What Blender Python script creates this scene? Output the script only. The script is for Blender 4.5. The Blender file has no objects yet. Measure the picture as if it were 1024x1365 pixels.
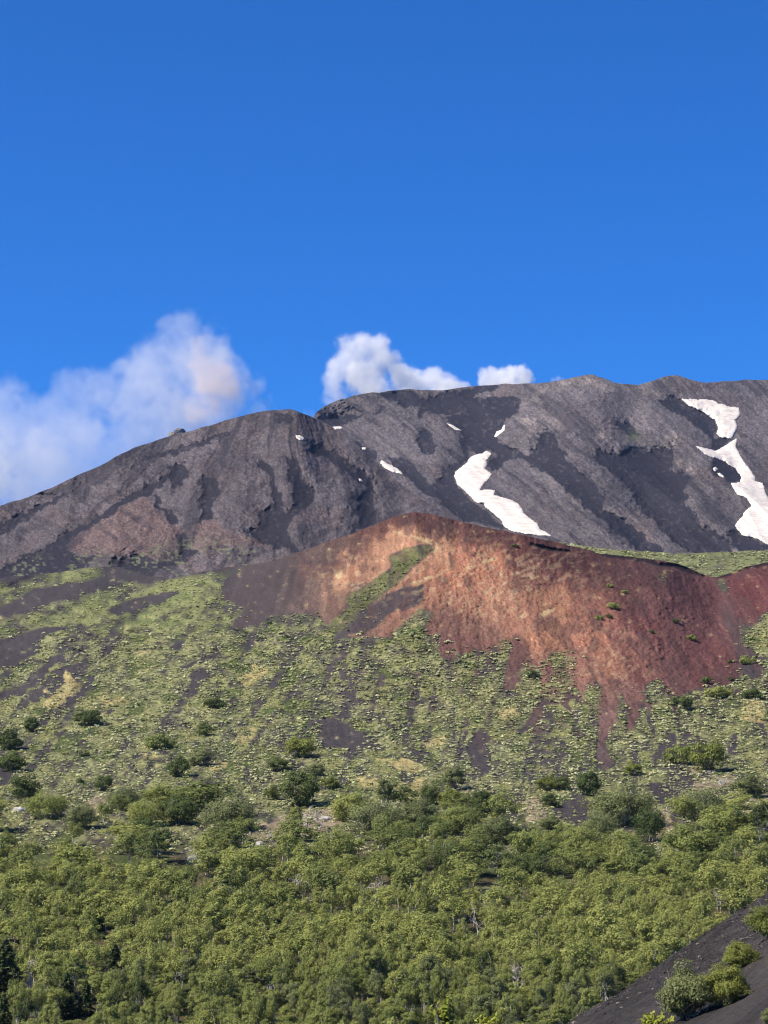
import bpy, math
import numpy as np

R = math.radians
DENOISE = True
rng = np.random.default_rng(7)
SC = bpy.context.scene
COL = SC.collection

# ---------------------------------------------------------------- camera maths
FPX = 2956.0                     # focal length in photo pixels (photo 1024 x 1365)
PITCH = R(8.0)
CP, SP = math.cos(PITCH), math.sin(PITCH)


def at(px, py, Y):
    """Point on the sight line of a photo pixel at depth Y metres (camera at the origin, looking along +Y)."""
    px = np.asarray(px, float); py = np.asarray(py, float); Y = np.asarray(Y, float)
    a = (px - 512.0) / FPX
    u = (682.5 - py) / FPX
    dy = CP - u * SP
    dz = SP + u * CP
    return np.stack([a / dy * Y, Y + 0 * a, dz / dy * Y], -1)


# ---------------------------------------------------------------- noise
def _hash(ix, iy, iz, seed):
    h = (ix.astype(np.uint32) * np.uint32(374761393)) ^ (iy.astype(np.uint32) * np.uint32(668265263)) ^ (iz.astype(np.uint32) * np.uint32(2147483647 - 91)) ^ np.uint32((seed * 1442695041) & 0xffffffff)
    h = (h ^ (h >> np.uint32(13))) * np.uint32(1274126177)
    h = (h ^ (h >> np.uint32(16))) * np.uint32(2246822519)
    h ^= h >> np.uint32(15)
    return h.astype(np.float32) / np.float32(4294967295.0)


def vnoise2(x, y, seed=0):
    x0 = np.floor(x); y0 = np.floor(y)
    fx = (x - x0).astype(np.float32); fy = (y - y0).astype(np.float32)
    fx = fx * fx * fx * (fx * (fx * 6 - 15) + 10); fy = fy * fy * fy * (fy * (fy * 6 - 15) + 10)
    ix = x0.astype(np.int64); iy = y0.astype(np.int64); z = np.zeros_like(ix)
    a = _hash(ix, iy, z, seed); b = _hash(ix + 1, iy, z, seed)
    c = _hash(ix, iy + 1, z, seed); d = _hash(ix + 1, iy + 1, z, seed)
    return (a + (b - a) * fx) * (1 - fy) + (c + (d - c) * fx) * fy - 0.5


def fbm2(x, y, octs=4, seed=0, gain=0.5, ridged=False):
    s = 0; amp = 1.0; f = 1.0; tot = 0
    for o in range(octs):
        c, sn = math.cos(0.6 * o), math.sin(0.6 * o)
        n = vnoise2((x * c - y * sn) * f + 17.3 * o, (x * sn + y * c) * f - 9.1 * o, seed + o * 13) * 2
        if ridged:
            n = 1 - 2 * np.abs(n)
        s = s + n * amp; tot += amp; amp *= gain; f *= 2.03
    return s / tot


def vnoise3(x, y, z, seed=0):
    x0 = np.floor(x); y0 = np.floor(y); z0 = np.floor(z)
    fx, fy, fz = [(v - v0).astype(np.float32) for v, v0 in ((x, x0), (y, y0), (z, z0))]
    fx, fy, fz = [f * f * (3 - 2 * f) for f in (fx, fy, fz)]
    ix, iy, iz = x0.astype(np.int64), y0.astype(np.int64), z0.astype(np.int64)
    out = 0
    for dx in (0, 1):
        for dy in (0, 1):
            for dz in (0, 1):
                w = (fx if dx else 1 - fx) * (fy if dy else 1 - fy) * (fz if dz else 1 - fz)
                out = out + w * _hash(ix + dx, iy + dy, iz + dz, seed)
    return out - 0.5


def fbm3(x, y, z, octs=4, seed=0, gain=0.5):
    s = 0; amp = 1.0; f = 1.0; tot = 0
    for o in range(octs):
        s = s + vnoise3(x * f + 5.2 * o, y * f + 1.7 * o, z * f - 3.1 * o, seed + 7 * o) * 2 * amp
        tot += amp; amp *= gain; f *= 2.1
    return s / tot


def sstep(a, b, x):
    t = np.clip((x - a) / (b - a), 0, 1)
    return t * t * (3 - 2 * t)


# ---------------------------------------------------------------- traced regions (photo pixels)
X0, X1, Y0, Y1 = 0, 1025, 480, 1420
GX, GY = np.meshgrid(np.arange(X0, X1), np.arange(Y0, Y1))


def raster(polys, blur=0):
    m = np.zeros(GX.shape, np.float32)
    for poly in polys:
        P = np.array(poly, float)
        x0, x1 = int(max(P[:, 0].min() - 1, X0)), int(min(P[:, 0].max() + 2, X1))
        y0, y1 = int(max(P[:, 1].min() - 1, Y0)), int(min(P[:, 1].max() + 2, Y1))
        if x1 <= x0 or y1 <= y0:
            continue
        gx = GX[y0 - Y0:y1 - Y0, x0 - X0:x1 - X0] + 0.5; gy = GY[y0 - Y0:y1 - Y0, x0 - X0:x1 - X0] + 0.5
        inside = np.zeros(gx.shape, bool)
        for (ax, ay), (bx, by) in zip(P, np.roll(P, -1, 0)):
            if ay == by:
                continue
            c = ((ay > gy) != (by > gy)) & (gx < (bx - ax) * (gy - ay) / (by - ay) + ax)
            inside ^= c
        sl = m[y0 - Y0:y1 - Y0, x0 - X0:x1 - X0]
        sl[inside] = 1
    return blurred(m, blur)


def blurred(m, r):
    r = int(r)
    if r <= 0:
        return m
    for _ in range(2):
        for ax in (0, 1):
            k = 2 * r + 1
            pad = [(0, 0), (0, 0)]; pad[ax] = (r + 1, r)
            c = np.cumsum(np.pad(m, pad, mode='edge'), axis=ax, dtype=np.float64)
            m = ((c[k:] - c[:-k]) if ax == 0 else (c[:, k:] - c[:, :-k])).astype(np.float32) / k
    return m


def look(m, px, py):
    """Bilinear look-up of a traced region; outside the photo it continues mirrored."""
    px = np.where(px < X0, 2 * X0 - px, px); px = np.where(px > X1 - 2, 2 * (X1 - 2) - px, px)
    px = np.clip(px, X0, X1 - 1.01) - X0; py = np.clip(py, Y0, Y1 - 1.01) - Y0
    ix = np.floor(px).astype(int); iy = np.floor(py).astype(int); fx = px - ix; fy = py - iy
    ix1 = np.minimum(ix + 1, m.shape[1] - 1); iy1 = np.minimum(iy + 1, m.shape[0] - 1)
    return (m[iy, ix] * (1 - fx) + m[iy, ix1] * fx) * (1 - fy) + (m[iy1, ix] * (1 - fx) + m[iy1, ix1] * fx) * fy


def sc(poly, k, ox, oy):
    return [(x / k + ox, y / k + oy) for x, y in poly]


def Z1(p): return sc(p, 2.0, 0, 380)
def Z2(p): return sc(p, 3.2, 400, 420)
def Z3(p): return sc(p, 2.6667, 640, 460)
def Z4(p): return sc(p, 2.56, 0, 700)
def Z5(p): return sc(p, 2.695, 280, 660)
def Z6(p): return sc(p, 2.6667, 640, 700)


# dark cinder chutes of the left hill
LEFT_CINDER = [Z1(p) for p in (
    [(815, 400), (850, 425), (900, 455), (960, 490), (1000, 520), (995, 548), (940, 515), (880, 482), (830, 445)],
    [(700, 460), (725, 480), (738, 510), (752, 560), (748, 595), (765, 600), (788, 560), (775, 520), (765, 480), (755, 455), (790, 460), (805, 500), (842, 545), (835, 580), (790, 612), (770, 650), (785, 690), (815, 718), (740, 705), (690, 690), (650, 655), (700, 640), (690, 610), (728, 590), (733, 555), (722, 515), (690, 480)],
    [(545, 495), (578, 520), (585, 560), (568, 600), (572, 625), (525, 645), (545, 600), (522, 575), (542, 555), (532, 525)],
    [(408, 560), (432, 560), (442, 590), (472, 610), (478, 638), (455, 642), (428, 600)],
    [(455, 480), (492, 472), (505, 500), (490, 530), (466, 542), (452, 510)],
    [(445, 500), (425, 525), (370, 548), (300, 588), (220, 638), (160, 668), (120, 700), (60, 730), (-10, 760), (-10, 800), (200, 795), (265, 722), (205, 716), (180, 690), (210, 662), (280, 624), (340, 582), (412, 552), (455, 515)],
    [(475, 662), (505, 658), (498, 700), (535, 712), (480, 745), (430, 755), (400, 790), (330, 800), (280, 765), (295, 730), (380, 718), (450, 742), (488, 715), (470, 690)],
    [(0, 640), (60, 602), (150, 566), (205, 546), (150, 577), (80, 624), (20, 658), (-5, 665)],
    [(388, 458), (500, 425), (600, 395), (655, 373), (590, 408), (480, 448), (400, 468)],
    [(735, 340), (770, 345), (775, 375), (745, 365)],
    [(955, 560), (990, 540), (1010, 600), (1005, 640), (930, 670), (960, 620)])]
LEFT_RED = [Z1(p) for p in (
    [(180, 670), (260, 610), (350, 572), (402, 568), (422, 602), (460, 642), (500, 655), (475, 720), (400, 742), (350, 722), (290, 724), (200, 712)],
    [(505, 655), (580, 620), (602, 650), (680, 680), (745, 712), (640, 690), (560, 706), (520, 712), (505, 690)])]
MAIN_CINDER = [Z2(p) for p in (
    [(70, 440), (150, 425), (230, 430), (300, 420), (325, 378), (368, 380), (330, 412), (260, 442), (180, 462), (110, 472)],
    [(330, 335), (420, 318), (500, 340), (560, 352), (590, 335), (700, 310), (800, 296), (884, 294), (840, 322), (760, 327), (718, 350), (782, 352), (742, 392), (620, 427), (540, 427), (520, 447), (488, 432), (508, 405), (450, 390), (398, 366)],
    [(780, 350), (945, 348), (932, 380), (882, 440), (872, 480), (842, 520), (900, 560), (920, 580), (1000, 600), (1030, 620), (1030, 665), (960, 622), (900, 622), (800, 580), (730, 600), (690, 640), (655, 680), (665, 720), (720, 785), (790, 840), (890, 920), (800, 900), (700, 880), (590, 800), (520, 755), (440, 685), (398, 650), (388, 598), (440, 620), (500, 650), (560, 722), (602, 690), (622, 640), (692, 610), (680, 580), (702, 520), (650, 482), (618, 440), (700, 405), (740, 388)],
    [(530, 478), (572, 508), (583, 560), (562, 592), (520, 582), (508, 540)],
    [(180, 508), (250, 548), (332, 580), (342, 632), (300, 622), (240, 572)])] + [Z3(p) for p in (
    [(0, 190), (110, 178), (142, 200), (130, 232), (80, 270), (58, 300), (90, 362), (135, 372), (132, 388), (40, 377), (0, 372)],
    [(196, 330), (262, 308), (277, 350), (312, 412), (382, 460), (442, 530), (432, 580), (500, 610), (560, 670), (655, 722), (640, 740), (550, 722), (450, 640), (370, 580), (300, 512), (240, 460), (130, 398), (40, 452), (18, 430), (50, 398), (90, 383), (190, 402)],
    [(436, 368), (500, 390), (560, 358), (612, 375), (692, 368), (698, 400), (680, 442), (762, 470), (742, 520), (762, 545), (730, 562), (772, 602), (790, 642), (870, 682), (915, 725), (860, 742), (740, 742), (690, 702), (640, 652), (560, 572), (538, 520), (480, 462), (396, 395)],
    [(626, 190), (680, 178), (722, 195), (762, 225), (832, 260), (852, 290), (830, 320), (850, 337), (905, 330), (850, 372), (818, 366), (824, 330), (760, 292), (700, 242)],
    [(828, 400), (892, 420), (922, 450), (922, 490), (890, 492), (838, 452), (818, 430)],
    [(900, 640), (942, 690), (1030, 712), (1030, 735), (920, 728), (878, 680)],
    [(478, 268), (540, 288), (577, 320), (540, 332), (488, 300)])]
MAIN_PALE = [Z3(p) for p in (
    [(420, 290), (450, 300), (440, 390), (425, 390)], [(660, 320), (700, 320), (705, 360), (665, 375)],
    [(225, 190), (245, 195), (240, 260), (225, 300)], [(150, 260), (200, 260), (200, 330), (150, 330)], [(250, 250), (272, 250), (268, 290), (248, 290)],
    [(280, 130), (400, 108), (470, 140), (640, 170), (630, 190), (540, 160), (470, 160), (380, 150), (290, 150)],
    [(230, 152), (250, 156), (160, 215), (110, 240)],
    [(700, 400), (760, 430), (780, 460), (700, 440)])]

SNOW = {
    'large dirty white snow tongue between dark cinder and rock, nearest the red cone': Z2([(735, 600), (770, 588), (800, 578), (815, 588), (812, 606), (796, 620), (802, 640), (790, 658), (812, 668), (820, 682), (808, 702), (790, 716), (770, 745), (800, 743), (832, 746), (832, 768), (862, 775), (900, 785), (930, 802), (945, 825), (962, 850), (985, 868), (1012, 885), (1020, 903), (1030, 915), (1052, 926), (1080, 944), (1030, 942), (990, 937), (930, 930), (895, 918), (868, 900), (858, 880), (840, 862), (790, 820), (785, 804), (750, 800), (735, 785), (700, 750), (672, 728), (655, 690), (660, 668), (690, 645), (712, 628), (722, 608)]),
    'broad upper snowfield high on the slope below the second summit knob': Z3([(715, 192), (760, 190), (830, 195), (850, 207), (885, 216), (920, 220), (925, 250), (910, 268), (916, 290), (910, 312), (895, 333), (860, 330), (838, 315), (845, 290), (833, 265), (790, 237), (740, 217)]),
    'long white snow streak running down the gully under the upper snowfield': Z3([(757, 355), (800, 365), (840, 373), (880, 350), (915, 327), (910, 360), (930, 400), (960, 440), (978, 465), (980, 482), (1005, 488), (1018, 530), (1034, 560), (1034, 716), (985, 690), (935, 678), (915, 660), (905, 640), (930, 610), (935, 595), (965, 572), (945, 545), (912, 530), (888, 490), (925, 485), (925, 465), (908, 440), (862, 412), (800, 390)]),
    'small slanting snow patch beside the foot of the dark left gully': Z2([(343, 616), (380, 633), (420, 653), (440, 680), (402, 674), (360, 652), (340, 634)]),
    'thin snow sliver on the dark band under the middle of the skyline': Z2([(622, 459), (650, 467), (692, 494), (660, 490)]),
    'small notched snow patch at the edge of the dark central chute': Z2([(828, 518), (838, 496), (858, 488), (870, 466), (875, 470), (872, 492), (850, 510), (835, 522)]),
    'tiny snow patch near the crest of the front slope': Z2([(-20, 512), (0, 512), (18, 522), (19, 532), (0, 536), (-18, 524)]),
    'tiny snow dash in the notch where two slopes meet': Z2([(136, 476), (176, 475), (180, 486), (150, 489)]),
    'snow speck under the notch snow dash': Z2([(262, 564), (280, 563), (282, 573), (266, 574)]),
    'snow speck on the dark chute low on the front slope': Z2([(248, 695), (262, 700), (270, 712), (254, 710)]),
    'small white snow blob left of the long streak': Z3([(828, 436), (838, 431), (846, 440), (838, 450), (830, 446)]),
    'narrow snow bit just below the small snow blob': Z3([(840, 455), (852, 454), (868, 466), (866, 472), (850, 464)]),
}

CONE_STRIP = [Z5([(800, 180), (760, 178), (690, 198), (640, 220), (655, 260), (600, 300), (540, 340), (490, 380), (500, 400), (440, 460), (420, 500), (480, 495), (540, 425), (600, 375), (680, 315), (740, 255), (800, 200)])]
CONE_CINDER = [Z5([(765, 318), (700, 328), (640, 358), (570, 400), (500, 458), (470, 505), (540, 505), (600, 462), (680, 420), (765, 385)])]
SCARP = [Z5(p) for p in ([(655, 130), (700, 138), (760, 152), (845, 182), (800, 215), (790, 205), (810, 190), (760, 165), (680, 145)], [(720, 318), (800, 290), (860, 280), (800, 300), (725, 325)], [(440, 262), (480, 285), (470, 305), (450, 290)], [(900, 270), (950, 250), (1010, 235), (1000, 245), (940, 265), (905, 276)])] + [Z6(p) for p in ([(205, 315), (240, 300), (278, 288), (262, 305), (225, 335), (205, 330)], [(0, 130), (50, 110), (60, 125), (0, 145)], [(135, 195), (215, 180), (200, 192), (140, 202)], [(140, 325), (165, 310), (155, 335)], [(35, 338), (70, 335), (60, 346)])]
RIM = [Z6(p) for p in ([(420, 100), (500, 104), (560, 112), (620, 120), (640, 140), (700, 140), (740, 150), (770, 168), (800, 180), (800, 190), (750, 172), (700, 156), (650, 150), (600, 135), (500, 122), (420, 108)], [(820, 178), (860, 172), (920, 160), (980, 140), (1030, 128), (1030, 145), (980, 152), (900, 176), (850, 188)], [(180, 66), (260, 84), (330, 95), (330, 100), (250, 92), (180, 74)])]

VEG_EDGE = [(-20, 850), (60, 830), (150, 790), (240, 765), (300, 775), (296, 800), (330, 812), (305, 840), (330, 838), (362, 822), (390, 818), (425, 820), (445, 840), (470, 850), (520, 850), (560, 812), (580, 815), (566, 840), (572, 850), (590, 842), (585, 872), (600, 880), (612, 868), (620, 878), (635, 862), (640, 872), (660, 862), (677, 848), (684, 862), (672, 905), (668, 920), (692, 920), (694, 885), (702, 874), (712, 885), (716, 895), (722, 885), (738, 868), (752, 868), (768, 882), (770, 915), (785, 912), (797, 908), (803, 918), (800, 950), (795, 1010), (805, 1030), (820, 1018), (806, 992), (824, 958), (827, 922), (838, 940), (836, 970), (838, 990), (850, 962), (862, 912), (875, 905), (887, 910), (893, 925), (905, 930), (920, 922), (945, 915), (965, 916), (978, 908), (992, 900), (996, 870), (986, 845), (992, 832), (1004, 838), (1012, 822), (1024, 815), (1060, 810), (1060, 1200), (-20, 1200)]
VEG = [VEG_EDGE] + CONE_STRIP + [Z4(p) for p in (
    [(0, 200), (120, 178), (200, 150), (340, 132), (365, 180), (250, 202), (120, 222), (30, 272), (-10, 285)],
    [(-10, 335), (150, 272), (330, 232), (400, 198), (520, 196), (565, 215), (565, 242), (420, 262), (370, 292), (280, 322), (100, 352), (-10, 395)],
    [(580, 240), (620, 190), (700, 165), (845, 148), (765, 192), (690, 215), (640, 240)])] + [Z6(p) for p in ([(840, 195), (880, 190), (880, 240), (860, 245)], [(640, 180), (660, 180), (660, 205), (642, 205)])]
BARE = [Z4(p) for p in (
    [(-10, 390), (150, 352), (245, 348), (155, 382), (142, 442), (60, 472), (-10, 495)],
    [(-10, 585), (80, 540), (180, 448), (245, 438), (155, 522), (80, 582), (-10, 605)],
    [(75, 615), (150, 540), (230, 478), (320, 445), (255, 512), (180, 572), (100, 625)],
    [(185, 665), (240, 570), (300, 520), (345, 498), (300, 572), (220, 640), (200, 670)],
    [(640, 560), (660, 500), (700, 480), (700, 520), (665, 580)], [(370, 292), (430, 258), (560, 234), (622, 228), (602, 250), (480, 292), (400, 308)],
    [(600, 490), (680, 455), (740, 430), (750, 440), (690, 470), (620, 500)],
    [(680, 860), (740, 870), (745, 910), (700, 920)], [(340, 640), (400, 630), (395, 655), (345, 655)],
    [(-10, 820), (20, 830), (45, 860), (40, 890), (-10, 890)])] + [
    [(420, 958), (440, 957), (500, 985), (515, 1000), (470, 1000), (428, 998)], [(618, 1000), (640, 972), (652, 975), (655, 1030), (640, 1040), (625, 1010)], [(690, 975), (725, 932), (730, 940), (700, 985)],
    [(735, 1080), (775, 1060), (800, 1078), (785, 1100), (745, 1095)], [(545, 1002), (570, 1000), (580, 1008), (550, 1010)], [(520, 1022), (545, 1012), (552, 1020), (528, 1030)], [(575, 1022), (600, 1012), (595, 1020), (578, 1030)],
    [(750, 940), (765, 900), (772, 905), (762, 950)], [(880, 990), (905, 975), (900, 1010), (870, 1020)], [(973, 985), (985, 975), (985, 1010), (970, 1005)], [(862, 1045), (890, 1045), (905, 1060), (880, 1075)], [(660, 1065), (700, 1055), (690, 1080), (665, 1075)],
    [(980, 870), (1000, 862), (1020, 880), (1010, 905), (985, 900)]]
STRAW = [[(534, 1042), (566, 1036), (564, 1058), (540, 1072), (535, 1060)], [(478, 1040), (505, 1034), (505, 1048), (485, 1052)], [(570, 985), (596, 982), (594, 996), (568, 998)], [(500, 1012), (520, 1010), (560, 1018), (570, 1028), (548, 1032)], [(308, 985), (345, 972), (342, 982), (318, 995)], [(280, 1020), (306, 1014), (305, 1024), (284, 1028)],
         [(190, 1005), (215, 1005), (212, 1012), (192, 1012)], [(315, 905), (350, 885), (362, 893), (330, 918)], [(62, 930), (95, 900), (110, 915), (75, 945), (60, 945)], [(135, 935), (165, 925), (170, 935), (140, 945)], [(998, 935), (1020, 935), (1020, 965), (985, 960)], [(180, 870), (200, 862), (205, 870), (185, 876)], [(665, 950), (690, 945), (695, 955), (672, 962)]]
PALE = [[(330, 1112), (372, 1088), (440, 1078), (470, 1090), (425, 1112), (350, 1132)], [(646, 1132), (680, 1120), (684, 1140), (660, 1160), (648, 1158)], [(636, 1180), (668, 1176), (676, 1204), (640, 1214), (626, 1200)], [(866, 1102), (890, 1078), (908, 1130), (880, 1158)], [(925, 1040), (985, 1030), (975, 1048), (925, 1056)], [(110, 1070), (140, 1055), (150, 1075), (120, 1090)], [(920, 1015), (950, 1012), (945, 1030), (922, 1030)], [(985, 1065), (1024, 1060), (1024, 1085), (990, 1085)], [(700, 1070), (725, 1060), (730, 1090), (705, 1100)], [(250, 1135), (268, 1130), (268, 1155), (252, 1155)]]
DARKSOIL_R = [[(960, 782), (970, 790), (985, 830), (1024, 850), (1024, 880), (1000, 915), (985, 905), (975, 870), (966, 830)]]

# ---------------------------------------------------------------- colour
KALB = 0.53


def lin(c):
    c = np.asarray(c, float) / 255.0
    return np.where(c <= 0.04045, c / 12.92, ((c + 0.055) / 1.055) ** 2.4)


def alb(c):
    """Reflectance that renders to about this sRGB colour in the scene's sun."""
    return lin(c) * KALB


def mixc(a, b, t):
    return a * (1 - t[..., None]) + b * t[..., None]


# ---------------------------------------------------------------- mesh helpers
def mesh_from(name, V, F, smooth=True, col=None):
    """V (n,3); F (m,k) with k 3 or 4."""
    me = bpy.data.meshes.new(name)
    V = np.ascontiguousarray(V, np.float32); F = np.ascontiguousarray(F, np.int32)
    me.vertices.add(len(V)); me.vertices.foreach_set('co', V.ravel())
    k = F.shape[1]
    me.loops.add(F.size); me.loops.foreach_set('vertex_index', F.ravel())
    me.polygons.add(len(F))
    me.polygons.foreach_set('loop_start', np.arange(0, F.size, k, dtype=np.int32))
    me.polygons.foreach_set('loop_total', np.full(len(F), k, np.int32))
    me.polygons.foreach_set('use_smooth', np.full(len(F), smooth, bool))
    me.update(calc_edges=True)
    if col is not None:
        a = me.attributes.new('Col', 'FLOAT_COLOR', 'POINT')
        c = np.ones((len(V), 4), np.float32); c[:, :3] = col
        a.data.foreach_set('color', c.ravel())
    return me


def link(name, me, mat, parent=None):
    o = bpy.data.objects.new(name, me); COL.objects.link(o)
    if me is not None and mat is not None and len(me.materials) == 0:
        me.materials.append(mat)
    if parent is not None:
        o.parent = parent
    return o


def tag(o, label=None, cat=None, group=None, kind=None):
    if label: o['label'] = label
    if cat: o['category'] = cat
    if group: o['group'] = group
    if kind: o['kind'] = kind
    return o


def empty(name, loc, rz=0, scale=1.0):
    o = bpy.data.objects.new(name, None); COL.objects.link(o)
    o.empty_display_size = 0.5
    o.location = [float(v) for v in loc]; o.rotation_euler = (0, 0, float(rz))
    o.scale = (scale,) * 3 if np.isscalar(scale) else [float(v) for v in scale]
    return o


def copy_tree(o):
    c = o.copy(); COL.objects.link(c)
    for ch in list(o.children):
        d = ch.copy(); COL.objects.link(d); d.parent = c
        for g in list(ch.children):
            e = g.copy(); COL.objects.link(e); e.parent = d
    return c


def grid_faces(nr, nc):
    i = np.arange(nr * nc).reshape(nr, nc)
    return np.stack([i[:-1, :-1], i[1:, :-1], i[1:, 1:], i[:-1, 1:]], -1).reshape(-1, 4)


# ---------------------------------------------------------------- materials
def node_mat(name):
    m = bpy.data.materials.new(name); m.use_nodes = True
    nt = m.node_tree; nt.nodes.clear()
    out = nt.nodes.new('ShaderNodeOutputMaterial')
    return m, nt, out


def terrain_mat(name, grain, bump, amount=0.35, spec=0.05):
    """Vertex colour broken up by two grains of noise (in metres), rough, with bump."""
    m, nt, out = node_mat(name)
    b = nt.nodes.new('ShaderNodeBsdfPrincipled'); b.inputs['Roughness'].default_value = 0.95
    b.inputs['Specular IOR Level'].default_value = spec
    at_ = nt.nodes.new('ShaderNodeAttribute'); at_.attribute_name = 'Col'
    tc = nt.nodes.new('ShaderNodeTexCoord')
    n1 = nt.nodes.new('ShaderNodeTexNoise'); n1.inputs['Scale'].default_value = 1.0 / grain; n1.inputs['Detail'].default_value = 3; n1.inputs['Roughness'].default_value = 0.7
    n2 = nt.nodes.new('ShaderNodeTexVoronoi'); n2.inputs['Scale'].default_value = 0.6 / grain
    nt.links.new(tc.outputs['Object'], n1.inputs['Vector']); nt.links.new(tc.outputs['Object'], n2.inputs['Vector'])
    mr = nt.nodes.new('ShaderNodeMapRange'); mr.inputs[1].default_value = 0.3; mr.inputs[2].default_value = 0.7; mr.inputs[3].default_value = 1 - amount; mr.inputs[4].default_value = 1 + amount
    nt.links.new(n1.outputs['Fac'], mr.inputs[0])
    mx = nt.nodes.new('ShaderNodeMix'); mx.data_type = 'RGBA'; mx.blend_type = 'MULTIPLY'; mx.inputs[0].default_value = 1
    nt.links.new(at_.outputs['Color'], mx.inputs[6]); nt.links.new(mr.outputs[0], mx.inputs[7])
    nt.links.new(mx.outputs[2], b.inputs['Base Color'])
    ad = nt.nodes.new('ShaderNodeMath'); ad.operation = 'ADD'
    nt.links.new(n1.outputs['Fac'], ad.inputs[0]); nt.links.new(n2.outputs['Distance'], ad.inputs[1])
    bp = nt.nodes.new('ShaderNodeBump'); bp.inputs['Strength'].default_value = 0.8; bp.inputs['Distance'].default_value = bump
    nt.links.new(ad.outputs[0], bp.inputs['Height']); nt.links.new(bp.outputs[0], b.inputs['Normal'])
    nt.links.new(b.outputs[0], out.inputs['Surface'])
    return m


def leaf_mat(name, c1, c2, trans=0.3):
    """Leaf faces: two greens mixed by a per-leaf attribute and by tree, thin enough to let light through."""
    m, nt, out = node_mat(name)
    a = nt.nodes.new('ShaderNodeAttribute'); a.attribute_name = 'Col'
    oi = nt.nodes.new('ShaderNodeObjectInfo')
    sep = nt.nodes.new('ShaderNodeSeparateColor'); nt.links.new(a.outputs['Color'], sep.inputs[0])
    # factor = leaf jitter + tree jitter
    m1 = nt.nodes.new('ShaderNodeMath'); m1.operation = 'MULTIPLY_ADD'; m1.inputs[1].default_value = 0.55
    nt.links.new(oi.outputs['Random'], m1.inputs[0])
    m2 = nt.nodes.new('ShaderNodeMath'); m2.operation = 'MULTIPLY'; m2.inputs[1].default_value = 0.6
    nt.links.new(sep.outputs[0], m2.inputs[0]); nt.links.new(m2.outputs[0], m1.inputs[2])
    mx = nt.nodes.new('ShaderNodeMix'); mx.data_type = 'RGBA'; mx.clamp_factor = True
    mx.inputs[6].default_value = (*c1, 1); mx.inputs[7].default_value = (*c2, 1)
    nt.links.new(m1.outputs[0], mx.inputs[0])
    if trans < 0:                            # the wood as one mass: dark olive trees mixed in by tree
        trans = -trans
        dk = nt.nodes.new('ShaderNodeMix'); dk.data_type = 'RGBA'; dk.inputs[7].default_value = (0.085, 0.12, 0.042, 1)
        nt.links.new(mx.outputs[2], dk.inputs[6]); nt.links.new(sep.outputs[1], dk.inputs[0]); mx = dk
    d = nt.nodes.new('ShaderNodeBsdfDiffuse'); t = nt.nodes.new('ShaderNodeBsdfTranslucent')
    g = nt.nodes.new('ShaderNodeBsdfGlossy'); g.inputs['Roughness'].default_value = 0.45; g.inputs['Color'].default_value = (0.9, 0.95, 0.85, 1)
    nt.links.new(mx.outputs[2], d.inputs['Color']); nt.links.new(mx.outputs[2], t.inputs['Color'])
    s = nt.nodes.new('ShaderNodeMixShader'); s.inputs[0].default_value = trans
    nt.links.new(d.outputs[0], s.inputs[1]); nt.links.new(t.outputs[0], s.inputs[2])
    s2 = nt.nodes.new('ShaderNodeMixShader'); s2.inputs[0].default_value = 0.008
    nt.links.new(s.outputs[0], s2.inputs[1]); nt.links.new(g.outputs[0], s2.inputs[2])
    nt.links.new(s2.outputs[0], out.inputs['Surface'])
    return m


def plain_mat(name, c1, c2, scale, rough=0.9, bump=0.02):
    m, nt, out = node_mat(name)
    b = nt.nodes.new('ShaderNodeBsdfPrincipled'); b.inputs['Roughness'].default_value = rough; b.inputs['Specular IOR Level'].default_value = 0.15
    tc = nt.nodes.new('ShaderNodeTexCoord')
    n = nt.nodes.new('ShaderNodeTexNoise'); n.inputs['Scale'].default_value = scale; n.inputs['Detail'].default_value = 4
    nt.links.new(tc.outputs['Object'], n.inputs['Vector'])
    cr = nt.nodes.new('ShaderNodeMapRange'); cr.inputs[1].default_value = 0.35; cr.inputs[2].default_value = 0.65
    nt.links.new(n.outputs['Fac'], cr.inputs[0])
    mx = nt.nodes.new('ShaderNodeMix'); mx.data_type = 'RGBA'; mx.inputs[6].default_value = (*c1, 1); mx.inputs[7].default_value = (*c2, 1)
    nt.links.new(cr.outputs[0], mx.inputs[0]); nt.links.new(mx.outputs[2], b.inputs['Base Color'])
    bp = nt.nodes.new('ShaderNodeBump'); bp.inputs['Distance'].default_value = bump; nt.links.new(n.outputs['Fac'], bp.inputs['Height']); nt.links.new(bp.outputs[0], b.inputs['Normal'])
    nt.links.new(b.outputs[0], out.inputs['Surface'])
    return m


M_MAIN = terrain_mat('lava_far', 4.0, 0.9, 0.25)
M_LEFT = terrain_mat('lava_mid', 3.0, 0.7, 0.25)
M_CONE = terrain_mat('cinder_cone', 1.2, 0.35, 0.22)
M_BANK = terrain_mat('cinder_near', 0.16, 0.07, 0.4)
M_CUSH = terrain_mat('cushion_plant', 0.35, 0.12, 0.3)
M_LEAF = leaf_mat('birch_leaf', (0.157, 0.192, 0.052), (0.338, 0.350, 0.102), 0.4)
M_WOOD = leaf_mat('wood_leaf', (0.157, 0.192, 0.052), (0.338, 0.350, 0.102), -0.4)
M_LEAF_OLIVE = leaf_mat('dull_leaf', (0.125, 0.148, 0.058), (0.235, 0.25, 0.10), 0.38)
M_LEAF_DARK = leaf_mat('shrub_leaf', (0.058, 0.085, 0.026), (0.135, 0.16, 0.048), 0.32)
M_LEAF_GOLD = leaf_mat('yellow_leaf', (0.125, 0.15, 0.035), (0.27, 0.28, 0.065), 0.35)
M_LEAF_NEAR = leaf_mat('near_leaf', (0.20, 0.24, 0.03), (0.42, 0.42, 0.07), 0.4)
M_NEEDLE = leaf_mat('needle', (0.08, 0.11, 0.05), (0.16, 0.19, 0.08), 0.25)
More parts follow.
